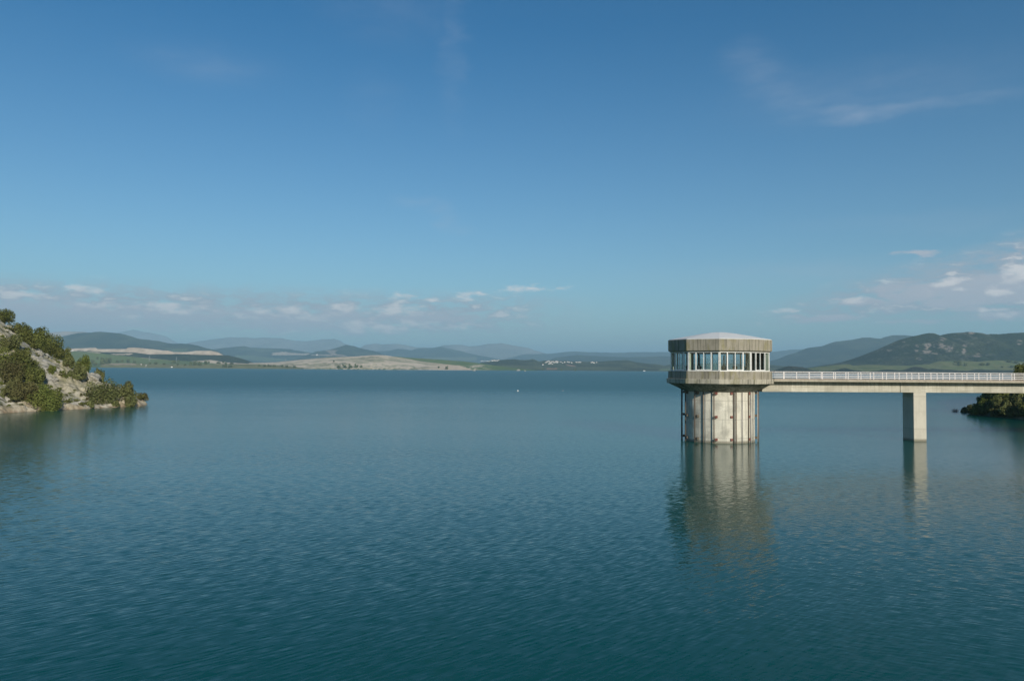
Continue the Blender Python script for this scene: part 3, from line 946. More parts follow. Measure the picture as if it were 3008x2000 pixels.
hill('hill', [(2380, 1090), (2405, 1076), (2469, 1066), (2498, 1060), (2534, 1047), (2574, 1029), (2600, 1017), (2634, 1000.5), (2678, 988.5), (2704, 983), (2730, 978), (2747, 980), (2761, 985), (2782, 980), (2807, 978), (2847, 974.5), (2885, 978), (2897, 981.5), (2937, 981.5), (2980, 978), (3008, 976.5), (3100, 978), (3300, 990), (3450, 1020)],
     3700, 620, 900, c_right, mat_forest, 73, 420, 90, 0.13, 0.95, 1.2)
hill('meadow', [(2300, 1095), (2373, 1081), (2405, 1077), (2469, 1071), (2493, 1069.5), (2506, 1074), (2550, 1071), (2640, 1074), (2669, 1074), (2730, 1069), (2756, 1061), (2825, 1059.5), (2865, 1062), (2920, 1058.5), (2954, 1058.5), (3008, 1062), (3150, 1062), (3350, 1075)],
     3050, 180, 300, flat((0.14, 0.17, 0.065), (0.19, 0.20, 0.085)), mat_field, 79, 300, 30, 0.05, 0.9, 0.3)
hill('scrub_ridge', [(2240, 1098), (2276, 1087), (2316, 1075), (2357, 1077.5), (2373, 1085), (2410, 1090), (2445, 1089), (2482, 1081), (2510, 1088), (2550, 1091), (2590, 1087), (2606, 1084), (2640, 1088), (2652, 1087), (2683, 1077.5), (2704, 1077.5), (2730, 1086), (2738, 1083), (2807, 1087), (2839, 1089), (2868, 1085), (2963, 1087), (3040, 1085), (3200, 1088)],
     2750, 160, 200, flat((0.045, 0.058, 0.03), (0.085, 0.085, 0.05)), mat_forest, 83, 360, 24, 0.05, 0.9, 1.0)

# ------------------------------------------------------------------ foliage builders


def crown_mesh(name, rng, rx, ry, rz, lobes, leaves, leaf, flat_=0.75, warm=0.3, cz=0.0):
    """a crown of many leaf clumps spread over uneven lobes; origin at the bottom of the crown"""
    L = []
    for k in range(lobes):
        a = rng.uniform(0, 2 * math.pi)
        r = math.sqrt(rng.uniform(0, 1)) * 0.72
        zz = rng.uniform(0.10, 0.80)
        r *= math.sqrt(max(0.1, 1 - (abs(zz - 0.45) / 0.6) ** 2))
        L.append((r * math.cos(a), r * math.sin(a), zz, rng.uniform(0.26, 0.46), rng.uniform(0.0, 1.0), rng.uniform(0, 1)))
    L = np.array(L)
    g = np.random.default_rng(rng.randint(0, 1 << 30))
    idx = g.integers(0, lobes, leaves)
    d = g.normal(size=(leaves, 3))
    d /= np.linalg.norm(d, axis=1)[:, None]
    rad = L[idx, 3] * g.uniform(0.35, 1.08, leaves) ** 0.5
    C = L[idx, :3] + d * rad[:, None] * np.array([1, 1, 0.9])
    C[:, 2] = np.maximum(C[:, 2], 0.02 + g.uniform(0, 0.08, leaves))
    C = C * np.array([rx, ry, rz]) + np.array([0, 0, cz])
    nrm = d * 0.9 + g.normal(size=(leaves, 3)) * 0.55 + np.array([0, 0, 0.25])
    nrm /= np.linalg.norm(nrm, axis=1)[:, None]
    u = np.cross(nrm, g.normal(size=(leaves, 3)))
    u /= np.linalg.norm(u, axis=1)[:, None]
    v = np.cross(nrm, u)
    s1 = leaf * g.uniform(0.55, 1.25, leaves)[:, None]
    s2 = s1 * g.uniform(0.45, 0.8, leaves)[:, None]
    V = np.stack([C - u * s1, C - v * s2 + nrm * leaf * 0.12, C + u * s1, C + v * s2 - nrm * leaf * 0.1], 1).reshape(-1, 3)
    tone = np.clip(L[idx, 4] * 0.6 + g.uniform(0, 0.5, leaves), 0, 1)
    wm = np.clip((L[idx, 5] < warm) * 0.6 + g.uniform(-0.2, 0.3, leaves), 0, 1)
    col = np.repeat(np.stack([tone, wm, tone * 0], 1), 4, 0)
    return np_mesh(name, V, np.arange(leaves * 4).reshape(-1, 4), False, col)


def trunk_bm(rng, h, r, spread):
    bm = bmesh.new()
    p = Vector((0, 0, -0.4))
    top = Vector((rng.uniform(-.1, .1) * h, rng.uniform(-.1, .1) * h, h * 0.62))
    tube(bm, p, top, r, r * 0.55, 8)
    for k in range(4):
        a = k * 1.57 + rng.uniform(-.5, .5)
        q = p.lerp(top, rng.uniform(0.55, 0.95))
        tube(bm, q, q + Vector((math.cos(a) * spread * 0.5, math.sin(a) * spread * 0.5, h * 0.28)), r * 0.42, r * 0.15, 6)
    return bm


def tree(kind, loc, rx, rz, mat, seed, label, cat, group, leaf=0.22, lift=0.0, dens=1.0, ry=None, lobes=None, warm=0.3):
    rng = random.Random(seed)
    ry = ry or rx
    root = empty(kind, loc, label, cat, group, rz=rng.uniform(0, 6.28) if ry == rx else 0.0)
    n = int(dens * 60 * (rx * ry + rx * rz) ** 1.0 * (0.30 / leaf) ** 1.5) + 250
    lb = lobes or max(12, int(7 + rx * rz * 0.7))
    link_mesh('crown', crown_mesh('crown', rng, rx, ry, rz, min(lb, 26), min(n, 6000), leaf, warm=warm, cz=lift), M[mat], root)
    bm_obj('trunk', trunk_bm(rng, lift + rz * 0.8, 0.05 + 0.035 * rx, rx), M['bark'], root)
    return root


# ------------------------------------------------------------------ rocky left hillside
CE = np.array([(60, -150), (90, -124), (120, -109), (150, -99.5), (157, -96.6), (165, -94.6), (172, -91.0), (180, -87.0), (188, -87.5), (197, -91.5), (204, -96.5), (214, -101)])


def left_h(X, Y, detail=True):
    xe = np.interp(Y, CE[:, 0], CE[:, 1])
    dE = xe - X + (fbm(X / 6, Y / 6, 5, 3) - 0.5) * 3.0
    dN = (212 + (-98 - X) * 1.15 - Y) * 0.95
    k = 4.0
    d = -k * np.log(np.exp(-np.clip(dE, -60, 60) / k) + np.exp(-np.clip(dN, -60, 60) / k))
    h = np.where(d < 0, d * 0.9, 0.9 * (1 - np.exp(-np.clip(d, 0, 99) / 0.7)) + d * 0.27 + 0.0056 * np.clip(d, 0, 45) ** 2)
    if detail:
        env = sm(d, 0.3, 5)
        n = fbm(X / 9, Y / 9, 8, 5, 0.55) - 0.5
        rg = 1 - np.abs(fbm(X / 4.2 + Y / 11, Y / 3.3, 14, 4, 0.55) - 0.5) * 4
        h = h + env * (n * 3.4 + np.clip(rg, 0, 1) * 0.75 - 0.3)
        h = h + sm(d, 0.0, 1) * (fbm(X / 2.0, Y / 2.0, 21, 4, 0.6) - 0.5) * 2.0 - sm(np.abs(fbm(X / 3.0, Y / 5.0, 27, 3) - 0.5), 0.05, 0.0) * 0.5
    return h, d


gx = np.arange(-215, -80, 0.45)
gy = np.arange(92, 262, 0.45)
GX, GY = np.meshgrid(gx, gy)
X, Y = GX.ravel(), GY.ravel()
Z, dd = left_h(X, Y)
r1 = fbm(X / 5, Y / 5, 40, 5, 0.6)
r2 = fbm(X / 1.1, Y / 1.1, 44, 4, 0.6)
r3 = fbm(X / 9, Y / 9, 47, 4)
c = lerp3((0.52, 0.48, 0.40), (0.36, 0.35, 0.33), sm(r1, 0.42, 0.62))           # limestone
k = sm(r3, 0.46, 0.60)
c = c * (1 - k[:, None]) + np.array((0.46, 0.41, 0.30)) * k[:, None]               # earth
k = sm(r2, 0.50, 0.60) * sm(r1, 0.30, 0.55) * 0.85
c = c * (1 - k[:, None]) + np.array((0.13, 0.135, 0.055)) * k[:, None]             # tufts
k = sm(r2, 0.36, 0.30) * 0.6
c = c * (1 - k[:, None]) + np.array((0.52, 0.49, 0.42)) * k[:, None]               # fresh stone
r4 = fbm(X / 2.2 + r1 * 3, Y / 2.2, 52, 4, 0.6)
k = sm(np.abs(r4 - 0.5), 0.035, 0.005) * 0.75
c = c * (1 - k[:, None]) + np.array((0.10, 0.10, 0.07)) * k[:, None]               # dark crevice lines drawn in the colour
k = sm(1.5 + (r3 - 0.5) * 8 - Z, 0, 1.2) * 0.85
c = c * (1 - k[:, None]) + lerp3((0.47, 0.41, 0.31), (0.36, 0.29, 0.20), sm(r2, 0.35, 0.65)) * k[:, None]  # bare bank
k = sm(0.30 - Z + (r2 - 0.5) * 0.5, 0, 0.3)
c = c * (1 - k[:, None]) + np.array((0.25, 0.18, 0.12)) * k[:, None]              # wet reddish soil
mat_rock = terrain('rocky_ground', 0.25, 1.6, (0.12, 0.12, 0.08), 0.8, 0.4, 0.25)
me = np_mesh('rocky_hillside', np.stack([X, Y, np.maximum(Z, -4)], 1), grid_faces(len(gy), len(gx)), False, c)
tag(link_mesh('rocky_hillside', me, mat_rock), kind='structure')


def ray_ground(px, py, hf, y0, y1, step=0.25):
    d = CAMROT @ Vector(((px - 1504) / F, -(py - 1000) / F, -1))
    Yv = np.arange(y0, y1, step)
    k = Yv / d.y
    Xv, Zv = d.x * k, CAMZ + d.z * k
    hv = np.maximum(hf(Xv, Yv), -0.1)
    hit = np.nonzero(Zv <= hv)[0]
    if len(hit) == 0:
        return None
    i = hit[0]
    return Vector((Xv[i], Yv[i], hv[i]))


lh = lambda X, Y: left_h(X, Y)[0]
# plants on the left slope: centre x, bottom y, width, height as measured in a 4.356x view of that corner
PL = [
    ('pine_tree', 55, 300, 210, 220, 'pine', 'dark pine at the top left corner of the rocky slope'),
    ('pine_tree', 255, 345, 190, 170, 'pine', 'spiky dark pine on the skyline just right of the topmost pine'),
    ('shrub', 405, 430, 150, 130, 'olive', 'rounded olive shrub on the skyline above the big ridge pines'),
    ('shrub', 545, 480, 140, 120, 'pine', 'small shrub on the skyline at the right shoulder of the ridge thicket'),
    ('shrub', 290, 480, 240, 150, 'brownish', 'dull brownish shrub below the two skyline pines'),
    ('pine_tree', 430, 620, 300, 260, 'pine', 'broad spreading pine in the middle of the ridge thicket'),
    ('pine_tree', 640, 690, 270, 280, 'pine', 'large spreading pine at the right end of the ridge thicket'),
    ('shrub', 110, 640, 270, 210, 'olive', 'wide shrub at the left frame edge above the biggest thicket'),
    ('pine_tree', 230, 900, 440, 290, 'pine', 'biggest broad pine on the left slope'),
    ('pine_tree', 425, 1075, 250, 270, 'pine', 'pine with a dark right side below the biggest pine'),
    ('shrub', 120, 1100, 330, 290, 'brownish', 'dull shrub at the left frame edge below the biggest pine'),
    ('shrub', 260, 1250, 420, 230, 'brownish', 'brownish low thicket above the bare earth bank'),
    ('shrub', 480, 1230, 200, 180, 'bright', 'light green bush behind the large waterside bush'),
    ('shrub', 600, 1400, 390, 310, 'bright', 'large rounded green bush reaching down to the water'),
    ('shrub', 860, 790, 180, 190, 'pine', 'dark shrub on the skyline right of the ridge thicket'),
    ('shrub', 885, 870, 130, 140, 'olive', 'grey green shrub in front of the bright skyline bush'),
    ('shrub', 1075, 905, 180, 220, 'bright', 'tall bright green bush at the lower end of the skyline'),
    ('shrub', 990, 1005, 220, 190, 'olive', 'round olive bush alone on the pale rock face'),
    ('shrub', 1285, 1040, 150, 170, 'olive', 'bush behind the pale boulder at the end of the ridge'),
    ('shrub', 1300, 1300, 400, 280, 'olive', 'wide olive bush on the point, left of the tall one'),
    ('shrub', 1610, 1260, 260, 240, 'olive', 'tall olive bush near the tip of the point'),
    ('shrub', 1670, 1350, 180, 150, 'olive', 'bush at the waterline below the tall bush of the point'),
    ('shrub', 1815, 1290, 170, 90, 'brownish', 'low brownish bush at the very tip of the point'),
    ('shrub', 1155, 1370, 100, 100, 'olive', 'small bush at the waterline left of the orange bank'),
    ('shrub', 660, 945, 100, 120, 'bright', 'small upright shrub in the middle of the pale rock face'),
    ('shrub', 70, 1250, 180, 130, 'olive', 'small shrub on the bank at the left frame edge'),
    ('shrub', 360, 1290, 170, 120, 'olive', 'low shrub between the earth bank and the waterside bush'),
    ('shrub', 1480, 1360, 110, 70, 'olive', 'low tuft of scrub at the waterline under the point bushes'),
    ('shrub', 185, 420, 120, 80, 'olive', 'low shrub on the rocks left of the dull skyline shrub'),
    ('shrub', 1010, 780, 120, 110, 'pine', 'small dark shrub between the two lower skyline bushes'),
    ('shrub', 750, 690, 150, 150, 'pine', 'dark shrub tucked against the right end of the ridge thicket'),
    ('shrub', 20, 800, 140, 120, 'olive', 'shrub cut by the left frame edge beside the biggest pine'),
    ('shrub', 320, 540, 110, 90, 'olive', 'small shrub at the left foot of the ridge thicket'),
]
for n_, (kind, cx, cy, w, h_, mt, lb) in enumerate(PL):
    px, py = cx / 4.356, 880 + cy / 4.356
    g = ray_ground(px, py, lh, 110, 260)
    if g is None:                                   # its foot is hidden just beyond the skyline
        for extra in range(1, 40):
            g = ray_ground(px, py + extra * 2, lh, 110, 260)
            if g:
                break
    sc = g.y / F / 4.356
    rx, rz = w * sc * (0.60 if kind == 'pine_tree' else 0.54), h_ * sc * 0.98
    if g.z < 0.1:
        g.z = 0.1
    tree(kind, (g.x, g.y, g.z - 0.2 - (0.22 if n_ < 2 else 0.10) * rz), rx, rz * 1.05, mt, 100 + n_, lb, 'tree' if kind == 'pine_tree' else 'bush',
         'trees and bushes on the left slope', leaf=0.20, dens=1.9, lift=0.0, warm=0.6 if mt == 'brownish' else 0.25)

# low tufts scattered over the rocks
rng = random.Random(5)
protos = [link_mesh('low_shrub', crown_mesh('low_shrub', rng, 0.8, 0.7, 0.75, 5, 130, 0.17, warm=0.5), M[m_]) for m_ in ('olive', 'brownish', 'pine', 'bright')]
used = [False] * 4
cnt = 0
for tr_ in range(2400):
    px, py = rng.uniform(0, 400), rng.uniform(930, 1195)
    g = ray_ground(px, py, lh, 110, 230, 0.5)
    if g is None or g.z < 0.8:
        continue
    if fbm(np.array([g.x / 7]), np.array([g.y / 7]), 61, 3)[0] < 0.45:
        continue
    i = rng.randrange(4)
    o = protos[i]
    if used[i]:
        o = protos[i].copy()
        COL.objects.link(o)
    used[i] = True
    s_ = rng.uniform(0.3, 1.0)
    o.location = (g.x, g.y, g.z - 0.15)
    o.scale = (s_ * rng.uniform(.8, 1.3), s_, s_ * rng.uniform(.6, 1.1))
    o.rotation_euler = (0, 0, rng.uniform(0, 6.3))
    tag(o, 'low scrubby tuft growing among the rocks of the left slope', 'shrub', 'low tufts on the left slope')
    cnt += 1
    if cnt >= 240:
        break

# boulders showing pale on the slope
for n_, (cx, cy, w, h_, lb) in enumerate(((1180, 985, 170, 110, 'large pale boulder at the right end of the ridge skyline'), (500, 690, 80, 70, 'orange stained boulder under the ridge thicket'),
                                         (690, 1030, 80, 55, 'grey boulder in the middle of the rock face'))):
    px, py = cx / 4.356, 880 + cy / 4.356
    g = ray_ground(px, py + h_ / 4.356 * 0.3, lh, 110, 260)
    if not g:
        continue
    sc = g.y / F / 4.356
    bm = bmesh.new()
    bmesh.ops.create_icosphere(bm, subdivisions=4, radius=1)
    P = np.array([v.co[:] for v in bm.verts])
    q = fbm(P[:, 0] * 1.3 + n_ * 7 + P[:, 2], P[:, 1] * 1.3 + P[:, 2] * 0.7, 90 + n_, 4)
    for v, k in zip(bm.verts, q):
        v.co *= 0.45 + 1.1 * float(k)
        v.co = Vector((v.co.x * w * sc * 0.55, v.co.y * w * sc * 0.5, v.co.z * h_ * sc * 0.55))
    o = bm_obj('boulder', bm, M['rock'])
    o.location = (g.x, g.y, g.z + 0.1)
    tag(o, lb, 'boulder', 'boulders on the left slope')

# ------------------------------------------------------------------ right bank: wooded point and the hillside the bridge lands on
CW = np.array([(-60, 130), (30, 108), (60, 100), (90, 97), (115, 98), (140, 101), (152, 103.2), (158, 102.6), (163, 101.2), (173, 102.6), (183, 106.2), (189, 110), (196, 117), (215, 135), (240, 165), (262, 205)])


def right_h(X, Y):
    xw = np.interp(Y, CW[:, 0], CW[:, 1])
    d = X - xw + (fbm(X / 6, Y / 6, 105, 3) - 0.5) * 2
    h = np.where(d < 0, d * 0.8, 0.5 * (1 - np.exp(-np.clip(d, 0, 99) / 0.7)) + d * 0.50)
    up = sm(-Y, -150, -60)                                # unseen abutment slope, raised towards the dam to shade the wooded point
    h = np.where(d > 0, h + up * 0.62 * np.clip(d - 4, 0, 80), h)
    h = 62 * np.tanh(h / 62)
    return h + sm(d, 0.5, 5) * ((fbm(X / 9, Y / 9, 108, 5) - 0.5) * 2.4)


gx = np.arange(92, 245, 1.0)
gy = np.arange(-40, 262, 1.0)
GX, GY = np.meshgrid(gx, gy)
X, Y = GX.ravel(), GY.ravel()
Z = right_h(X, Y)
r1 = fbm(X / 4, Y / 4, 140, 5)
c = lerp3((0.06, 0.07, 0.035), (0.20, 0.17, 0.11), sm(r1, 0.48, 0.68))
me = np_mesh('right_bank', np.stack([X, Y, np.maximum(Z, -4)], 1), grid_faces(len(gy), len(gx)), True, c)
tag(link_mesh('right_bank', me, terrain('bank_ground', 0.5, 0.6, (0.05, 0.06, 0.03), 0.4, 0.4, 0.3)), kind='structure')
# trees of the point, from a 8.254x view of that corner: centre x, bottom y, width, height
RT = [(640, 1270, 260, 200, 'olive', 'small olive bush near the tip of the dark wooded point'),
      (470, 1235, 190, 110, 'brownish', 'low dark bush at the very tip of the wooded point'),
      (860, 1290, 420, 330, 'bright', 'round olive bush behind the tip of the wooded point'),
      (1000, 1000, 300, 210, 'pine', 'dark bush on the skyline of the wooded point just under the bridge'),
      (850, 1020, 240, 150, 'pine', 'low dark bush on the sloping skyline of the wooded point'),
      (1330, 1200, 420, 300, 'olive', 'large pale olive tree in the middle of the wooded point'),
      (1480, 1330, 330, 230, 'olive', 'olive bush at the waterline in the middle of the wooded point'),
      (1220, 1330, 280, 180, 'brownish', 'dull bush at the waterline left of the olive bush'),
      (1330, 960, 420, 260, 'pine', 'dark pine just under the bridge in the middle of the point'),
      (1760, 1060, 360, 330, 'olive', 'grey green tree under the bridge at the right frame edge'),
      (1700, 1330, 330, 240, 'brownish', 'dull bush at the waterline near the right frame edge'),
      (1560, 1100, 300, 230, 'pine', 'shaded pine between the olive trees of the wooded point'),
      (1900, 1320, 300, 280, 'pine', 'dark bush cut by the right frame edge at the waterline'),
      (1060, 1230, 300, 260, 'pine', 'dark bush between the round bush and the large olive tree')]
for n_, (cx, cy, w, h_, mt, lb) in enumerate(RT):
    px, py = 2780 + cx / 8.254, 1060 + cy / 8.254
    g = ray_ground(px, py, right_h, 140, 215)
    e = 0
    while g is None and e < 60:
        e += 2
        g = ray_ground(px, py + e, right_h, 140, 215)
    sc = g.y / F / 8.254
    tree('pine_tree' if mt == 'pine' else 'shrub', (g.x, g.y, max(g.z, 0.1) - 0.25), w * sc * 0.58, h_ * sc * 1.15, mt, 300 + n_, lb, 'tree' if mt == 'pine' else 'bush',
         'trees on the wooded point at the right', leaf=0.19, dens=1.9)
# trees higher up, their tops show above the railing at the right edge
for n_, (px, py, Yd, rx, rz, lb) in enumerate(((3000, 1082, 172, 2.6, 3.6, 'dark tree top rising above the railing at the right frame edge'), (3018, 1074, 176, 3.0, 4.2, 'dark tree beyond the right frame edge above the railing'),
                                              (2985, 1118, 170, 2.6, 3.4, 'dark tree seen through the railing near the right frame edge'))):
    p = at(px, py, Yd)
    gz = float(right_h(np.array([p.x]), np.array([Yd]))[0])
    tree('pine_tree', (p.x, Yd, gz - 0.2), rx, max(rz, p.z - gz + 0.2), 'pine', 340 + n_, lb, 'tree', 'trees on the wooded point at the right', leaf=0.2, dens=1.7)
# a dead bush standing in the water off the point
p = water_at(2806, 1209)
bm = bmesh.new()
rng = random.Random(8)
for k in range(60):
    a = rng.uniform(0, 6.28)
    q = Vector((rng.uniform(-.5, .5), rng.uniform(-.3, .3), -0.2))
    e = q + Vector((math.cos(a) * rng.uniform(.1, .6), math.sin(a) * .4, rng.uniform(.4, 1.0)))
    tube(bm, q, e, 0.022, 0.008, 4)
    tube(bm, q.lerp(e, .6), q.lerp(e, .6) + Vector((rng.uniform(-.3, .3), 0, .3)), 0.012, 0.006, 4)
o = bm_obj('dead_bush', bm, M['twig'])
o.location = p
tag(o, 'reddish dead bush standing in the water off the wooded point', 'bush')

# ------------------------------------------------------------------ trees, houses and pylons on the far shore


def far_hit(px, py, Ymin=2400, Ymax=7000):
    """first terrain point the pixel's ray meets"""
    d = CAMROT @ Vector(((px - 1504) / F, -(py - 1000) / F, -1))
    return d


dg_ready = None


def caster():
    bpy.context.view_layer.update()
    return bpy.context.evaluated_depsgraph_get()


def far_ground(px, py):
    d = (CAMROT @ Vector(((px - 1504) / F, -(py - 1000) / F, -1))).normalized()
    o = Vector((0, 0, CAMZ)) + d * 1500
    hit, loc, nrm, idx, ob, mx_ = S.ray_cast(dg_ready, o, d)
    return (loc, ob.name) if hit else (None, None)


dg_ready = caster()
FT = [(273, 1069, 14, 9), (280, 1073, 12, 8), (287, 1055, 9, 6), (299, 1056, 9, 5), (309, 1069, 28, 15), (323, 1064, 12, 10), (358, 1063, 10, 6), (375, 1065, 14, 8), (345, 1064, 12, 5), (395, 1067, 10, 7), (441, 1070, 7, 6),
      (457, 1071, 13, 6), (482, 1071, 10, 4), (509, 1067, 17, 8), (524, 1063, 8, 5), (523, 1074, 10, 6), (544, 1073, 8, 4), (560, 1073, 12, 8), (573, 1073, 14, 10), (588, 1073, 14, 10), (603, 1070, 14, 8), (613, 1067, 8, 5),
      (642, 1068, 12, 5), (655, 1066, 9, 4), (664, 1069, 9, 4), (680, 1069, 14, 3), (660, 1079, 14, 8), (678, 1079, 18, 5), (761, 1076, 8, 5), (776, 1077, 14, 5), (792, 1077, 14, 5), (806, 1077, 12, 5), (828, 1078, 10, 5), (843, 1079, 12, 5),
      (865, 1079, 10, 4), (980, 1063, 7, 4), (995, 1081, 14, 7), (1008, 1074, 6, 4), (1012, 1081, 14, 7), (1027, 1074, 7, 5), (1030, 1081, 14, 7), (1043, 1074, 6, 4), (1047, 1080, 12, 8), (1061, 1079, 8, 6), (1312, 1084, 9, 7), (1288, 1081, 8, 4),
      (2819, 1075, 16, 12), (2837, 1074, 10, 7), (2885, 1073, 16, 6), (2904, 1073, 14, 6), (2806, 1065, 9, 4), (2965, 1064, 16, 6), (2985, 1067, 18, 6), (2972, 1080, 14, 5), (2944, 1080, 8, 4), (1594, 1087, 6, 5), (1648, 1089, 6, 5), (1690, 1089, 6, 5)]
rng = random.Random(77)
fprot = [crown_mesh('far_crown', rng, 1, 1, 1.6, 12, 420, 0.22, warm=0.2) for _ in range(3)]
for me in fprot:
    me.materials.append(M['pine'])
bm = bmesh.new()
tube(bm, (0, 0, -0.3), (0, 0, 0.7), 0.09, 0.05, 6)
tmesh = bpy.data.meshes.new('far_trunk')
bm.to_mesh(tmesh)
bm.free()
tmesh.materials.append(M['bark'])


def ordinal(n):
    return ('leftmost', 'second', 'third', 'fourth', 'fifth', 'sixth', 'seventh', 'eighth', 'ninth', 'tenth', 'eleventh', 'twelfth')[n] if n < 12 else '%dth' % (n + 1)


zones = (('left', lambda x: x < 470, 'trees on the grassy bank at the far left', 'tree from the left on the grassy far bank beside the rocky slope'),
         ('mid', lambda x: x < 700, 'trees on the grassy bank below the pale field', 'tree from the left on the far bank below the dark scrub ridge'),
         ('pen', lambda x: x < 1350, 'trees along the bare peninsula', 'tree from the left along the bare tan peninsula'),
         ('vil', lambda x: x < 2000, 'trees on the shore below the village', 'tree from the left on the far shore below the white village'),
         ('mea', lambda x: x < 9999, 'trees on the meadow under the right hill', 'tree from the left on the green meadow under the right hill'))
counts = {}
for n_, (px, py, w, h_) in enumerate(sorted(FT)):
    loc, nm = far_ground(px, py)
    if loc is None:
        continue
    sc = loc.y / F
    zn = next(z for z in zones if z[1](px))
    k = counts.get(zn[0], 0)
    counts[zn[0]] = k + 1
    lb = ('%s %s' % (ordinal(k), zn[3]))
    root = empty('tree', loc, lb, 'tree', zn[2], rz=rng.uniform(0, 6.28))
    rx, rz_ = w * sc * 0.5, h_ * sc / 1.6 * 1.25
    for nm2, me in (('crown', fprot[n_ % 3]), ('trunk', tmesh)):
        o = bpy.data.objects.new(nm2, me)
        COL.objects.link(o)
        o.parent = root
        o.scale = (rx, rx, rz_)

# houses
bm = bmesh.new()
box(bm, (-0.5, -0.35, -0.3), (0.5, 0.35, 0.5))
hw = bpy.data.meshes.new('house_walls')
bm.to_mesh(hw)
bm.free()
hw.materials.append(M['house_white'])
bm = bmesh.new()
v = [bm.verts.new(p) for p in ((-.54, -.4, .502), (.54, -.4, .502), (.54, .4, .502), (-.54, .4, .502), (-.54, 0, .72), (.54, 0, .72))]
for f in ((0, 1, 5, 4), (2, 3, 4, 5), (1, 2, 5), (3, 0, 4), (0, 3, 2, 1)):
    bm.faces.new([v[i] for i in f])
hr = bpy.data.meshes.new('house_roof')
bm.to_mesh(hr)
bm.free()
hr.materials.append(M['house_roof'])


def house(px, py, wpx, hpx, label, group, rz=0.0):
    loc, nm = far_ground(px, py)
    if loc is None:
        return
    sc = loc.y / F
    r_ = empty('house', loc, label, 'house', group, rz=rz)
    for nm2, me in (('wall', hw), ('roof', hr)):
        o = bpy.data.objects.new(nm2, me)
        COL.objects.link(o)
        o.parent = r_
        o.scale = (wpx * sc, wpx * sc * 1.1, hpx * sc * 1.3)


rng = random.Random(12)
for (x0, x1, y0, y1, n, lb) in ((1411, 1440, 1060.5, 1062.5, 8, 'tiny white house in the long low row at the left end of the village'),
                                (1443, 1466, 1058, 1061.5, 8, 'tiny white house in the small cluster left of the main village'),
                                (1602, 1640, 1062, 1066, 16, 'tiny white house packed in the main village cluster across the lake'),
                                (1610, 1624, 1068, 1070, 4, 'tiny white house just below the main village cluster'),
                                (1644, 1682, 1063, 1067, 6, 'tiny white house scattered right of the main village cluster'),
                                (1690, 1706, 1063.5, 1065, 6, 'tiny white house in the cluster at the right end of the village'),
                                (1734, 1754, 1064.5, 1067, 4, 'tiny pale house on the slope right of the village')):
    for k in range(n):
        house(x0 + (x1 - x0) * (k + rng.uniform(.2, .8)) / n, rng.uniform(y0, y1), rng.uniform(3.2, 5.4), rng.uniform(2.0, 3.2), lb, lb.replace('tiny white house', 'houses').replace('tiny pale house', 'houses'), rng.uniform(-.7, .7))
house(1594.5, 1072, 4.5, 3, 'larger white house alone below the village', None, 0.3)
house(931, 1043, 4, 3, 'white farmhouse below the dark cone-shaped hill', None, 0.4)
house(212, 1030, 6, 4, 'white farmhouse in the pale ploughed field at the far left', None, -0.3)
house(505, 1079, 4.6, 3.2, 'bright white hut at the waterline of the grassy far bank', None, 0.2)
house(415, 1071, 3.4, 2.6, 'small white hut on the grassy bank, left one of the upper pair', None, 0.2)
house(429, 1074, 3.0, 2.2, 'small white hut on the grassy bank, nearer the water than its neighbour', None, 0.5)
house(1892, 1090, 6, 2.6, 'low white house on the far shore left of the tower', None, 0.1)

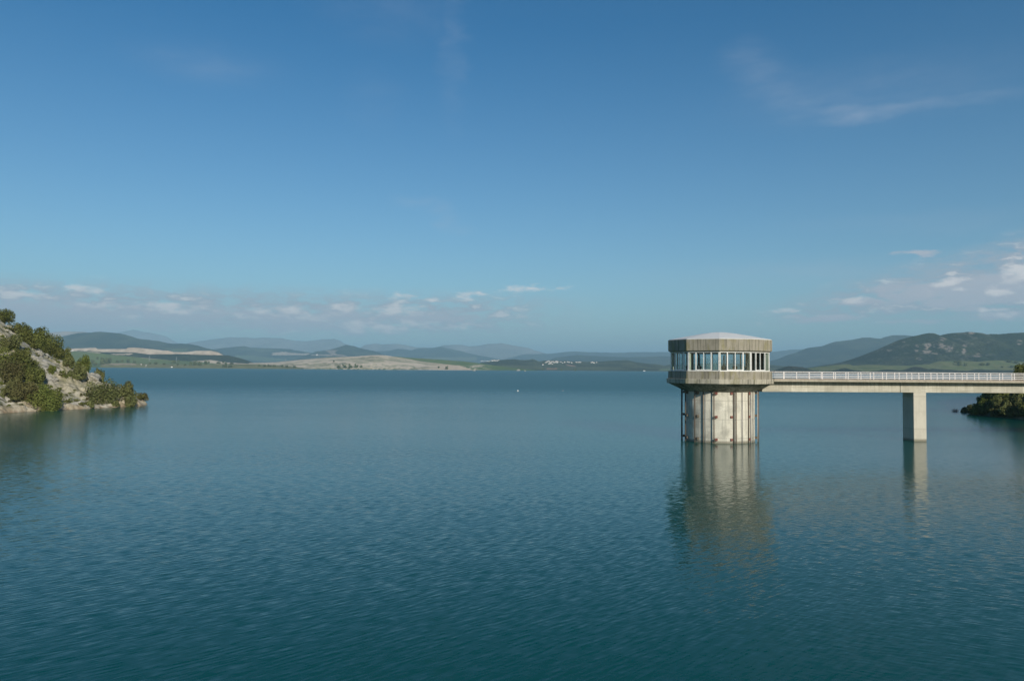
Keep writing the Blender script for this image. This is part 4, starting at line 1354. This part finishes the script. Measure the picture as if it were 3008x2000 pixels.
# pylons
for px, py, h_, lb in ((518, 1064, 16, 'thin steel pylon standing on the grassy far bank'), (439, 1062, 17, 'thin steel pylon left of its twin on the green field'), (839, 1062, 9, 'faint small pylon behind the left end of the peninsula')):
    loc, nm = far_ground(px, py)
    if loc is None:
        continue
    hh = h_ * loc.y / F
    r_ = empty('pylon', loc, lb, 'pylon', 'pylons across the lake')
    bm = bmesh.new()
    b0, b1 = hh * 0.09, hh * 0.015
    for sx_, sy_ in ((1, 1), (1, -1), (-1, 1), (-1, -1)):
        tube(bm, (b0 * sx_, b0 * sy_, -1), (b1 * sx_, b1 * sy_, hh), 0.22, 0.15, 4)
    for k in range(7):
        z0, z1 = hh * k / 7, hh * (k + 1) / 7
        w0, w1 = b0 + (b1 - b0) * k / 7, b0 + (b1 - b0) * (k + 1) / 7
        for s_ in (-1, 1):
            tube(bm, (-w0, s_ * w0, z0), (w1, s_ * w1, z1), 0.1, seg=4)
            tube(bm, (s_ * w0, w0, z0), (s_ * w1, -w1, z1), 0.1, seg=4)
    bm_obj('mast', bm, M['steel'], r_)
    for z in (0.7, 0.82, 0.94):
        bm = bmesh.new()
        tube(bm, (-hh * 0.11, 0, hh * z), (hh * 0.11, 0, hh * z), 0.2, seg=4)
        bm_obj('crossarm', bm, M['steel'], r_)

# pale rocks at the tip of the peninsula
for n_, (px, py, w, h_, lb) in enumerate(((1522, 1089, 12, 5, 'pale rock islet off the green tip of the peninsula'), (1542, 1090, 6, 3, 'smaller pale rock right of the islet'), (1392, 1089, 9, 4, 'pale rocks at the waterline where the tan peninsula ends'))):
    p = water_at(px, py)
    p = Vector((p.x, min(p.y, 3120), 0))
    p.x = at(px, py, p.y).x
    sc = p.y / F
    bm = bmesh.new()
    bmesh.ops.create_icosphere(bm, subdivisions=3, radius=1)
    P = np.array([v.co[:] for v in bm.verts])
    q = fbm(P[:, 0] * 1.5 + n_ * 5 + P[:, 2], P[:, 1] * 1.5 + P[:, 2], 190 + n_, 4)
    for v, k in zip(bm.verts, q):
        v.co *= 0.5 + 1.0 * float(k)
        v.co = Vector((v.co.x * w * sc * 0.5, v.co.y * w * sc * 0.4, v.co.z * h_ * sc * 0.8))
    o = bm_obj('rock', bm, M['rock'])
    o.location = p
    tag(o, lb, 'rock', 'rocks off the peninsula')

# ------------------------------------------------------------------ haze
m, t = material('haze')
vol = t.n('ShaderNodeVolumePrincipled', {'Color': (0.50, 0.79, 1.0, 1), 'Density': 0.000085, 'Anisotropy': 0.0})
t.link(vol.outputs[0], t.n('ShaderNodeOutputMaterial').inputs['Volume'])
bm = bmesh.new()
box(bm, (-45000, -1500, -9), (45000, 45000, 960))
tag(bm_obj('haze', bm, m), kind='stuff')
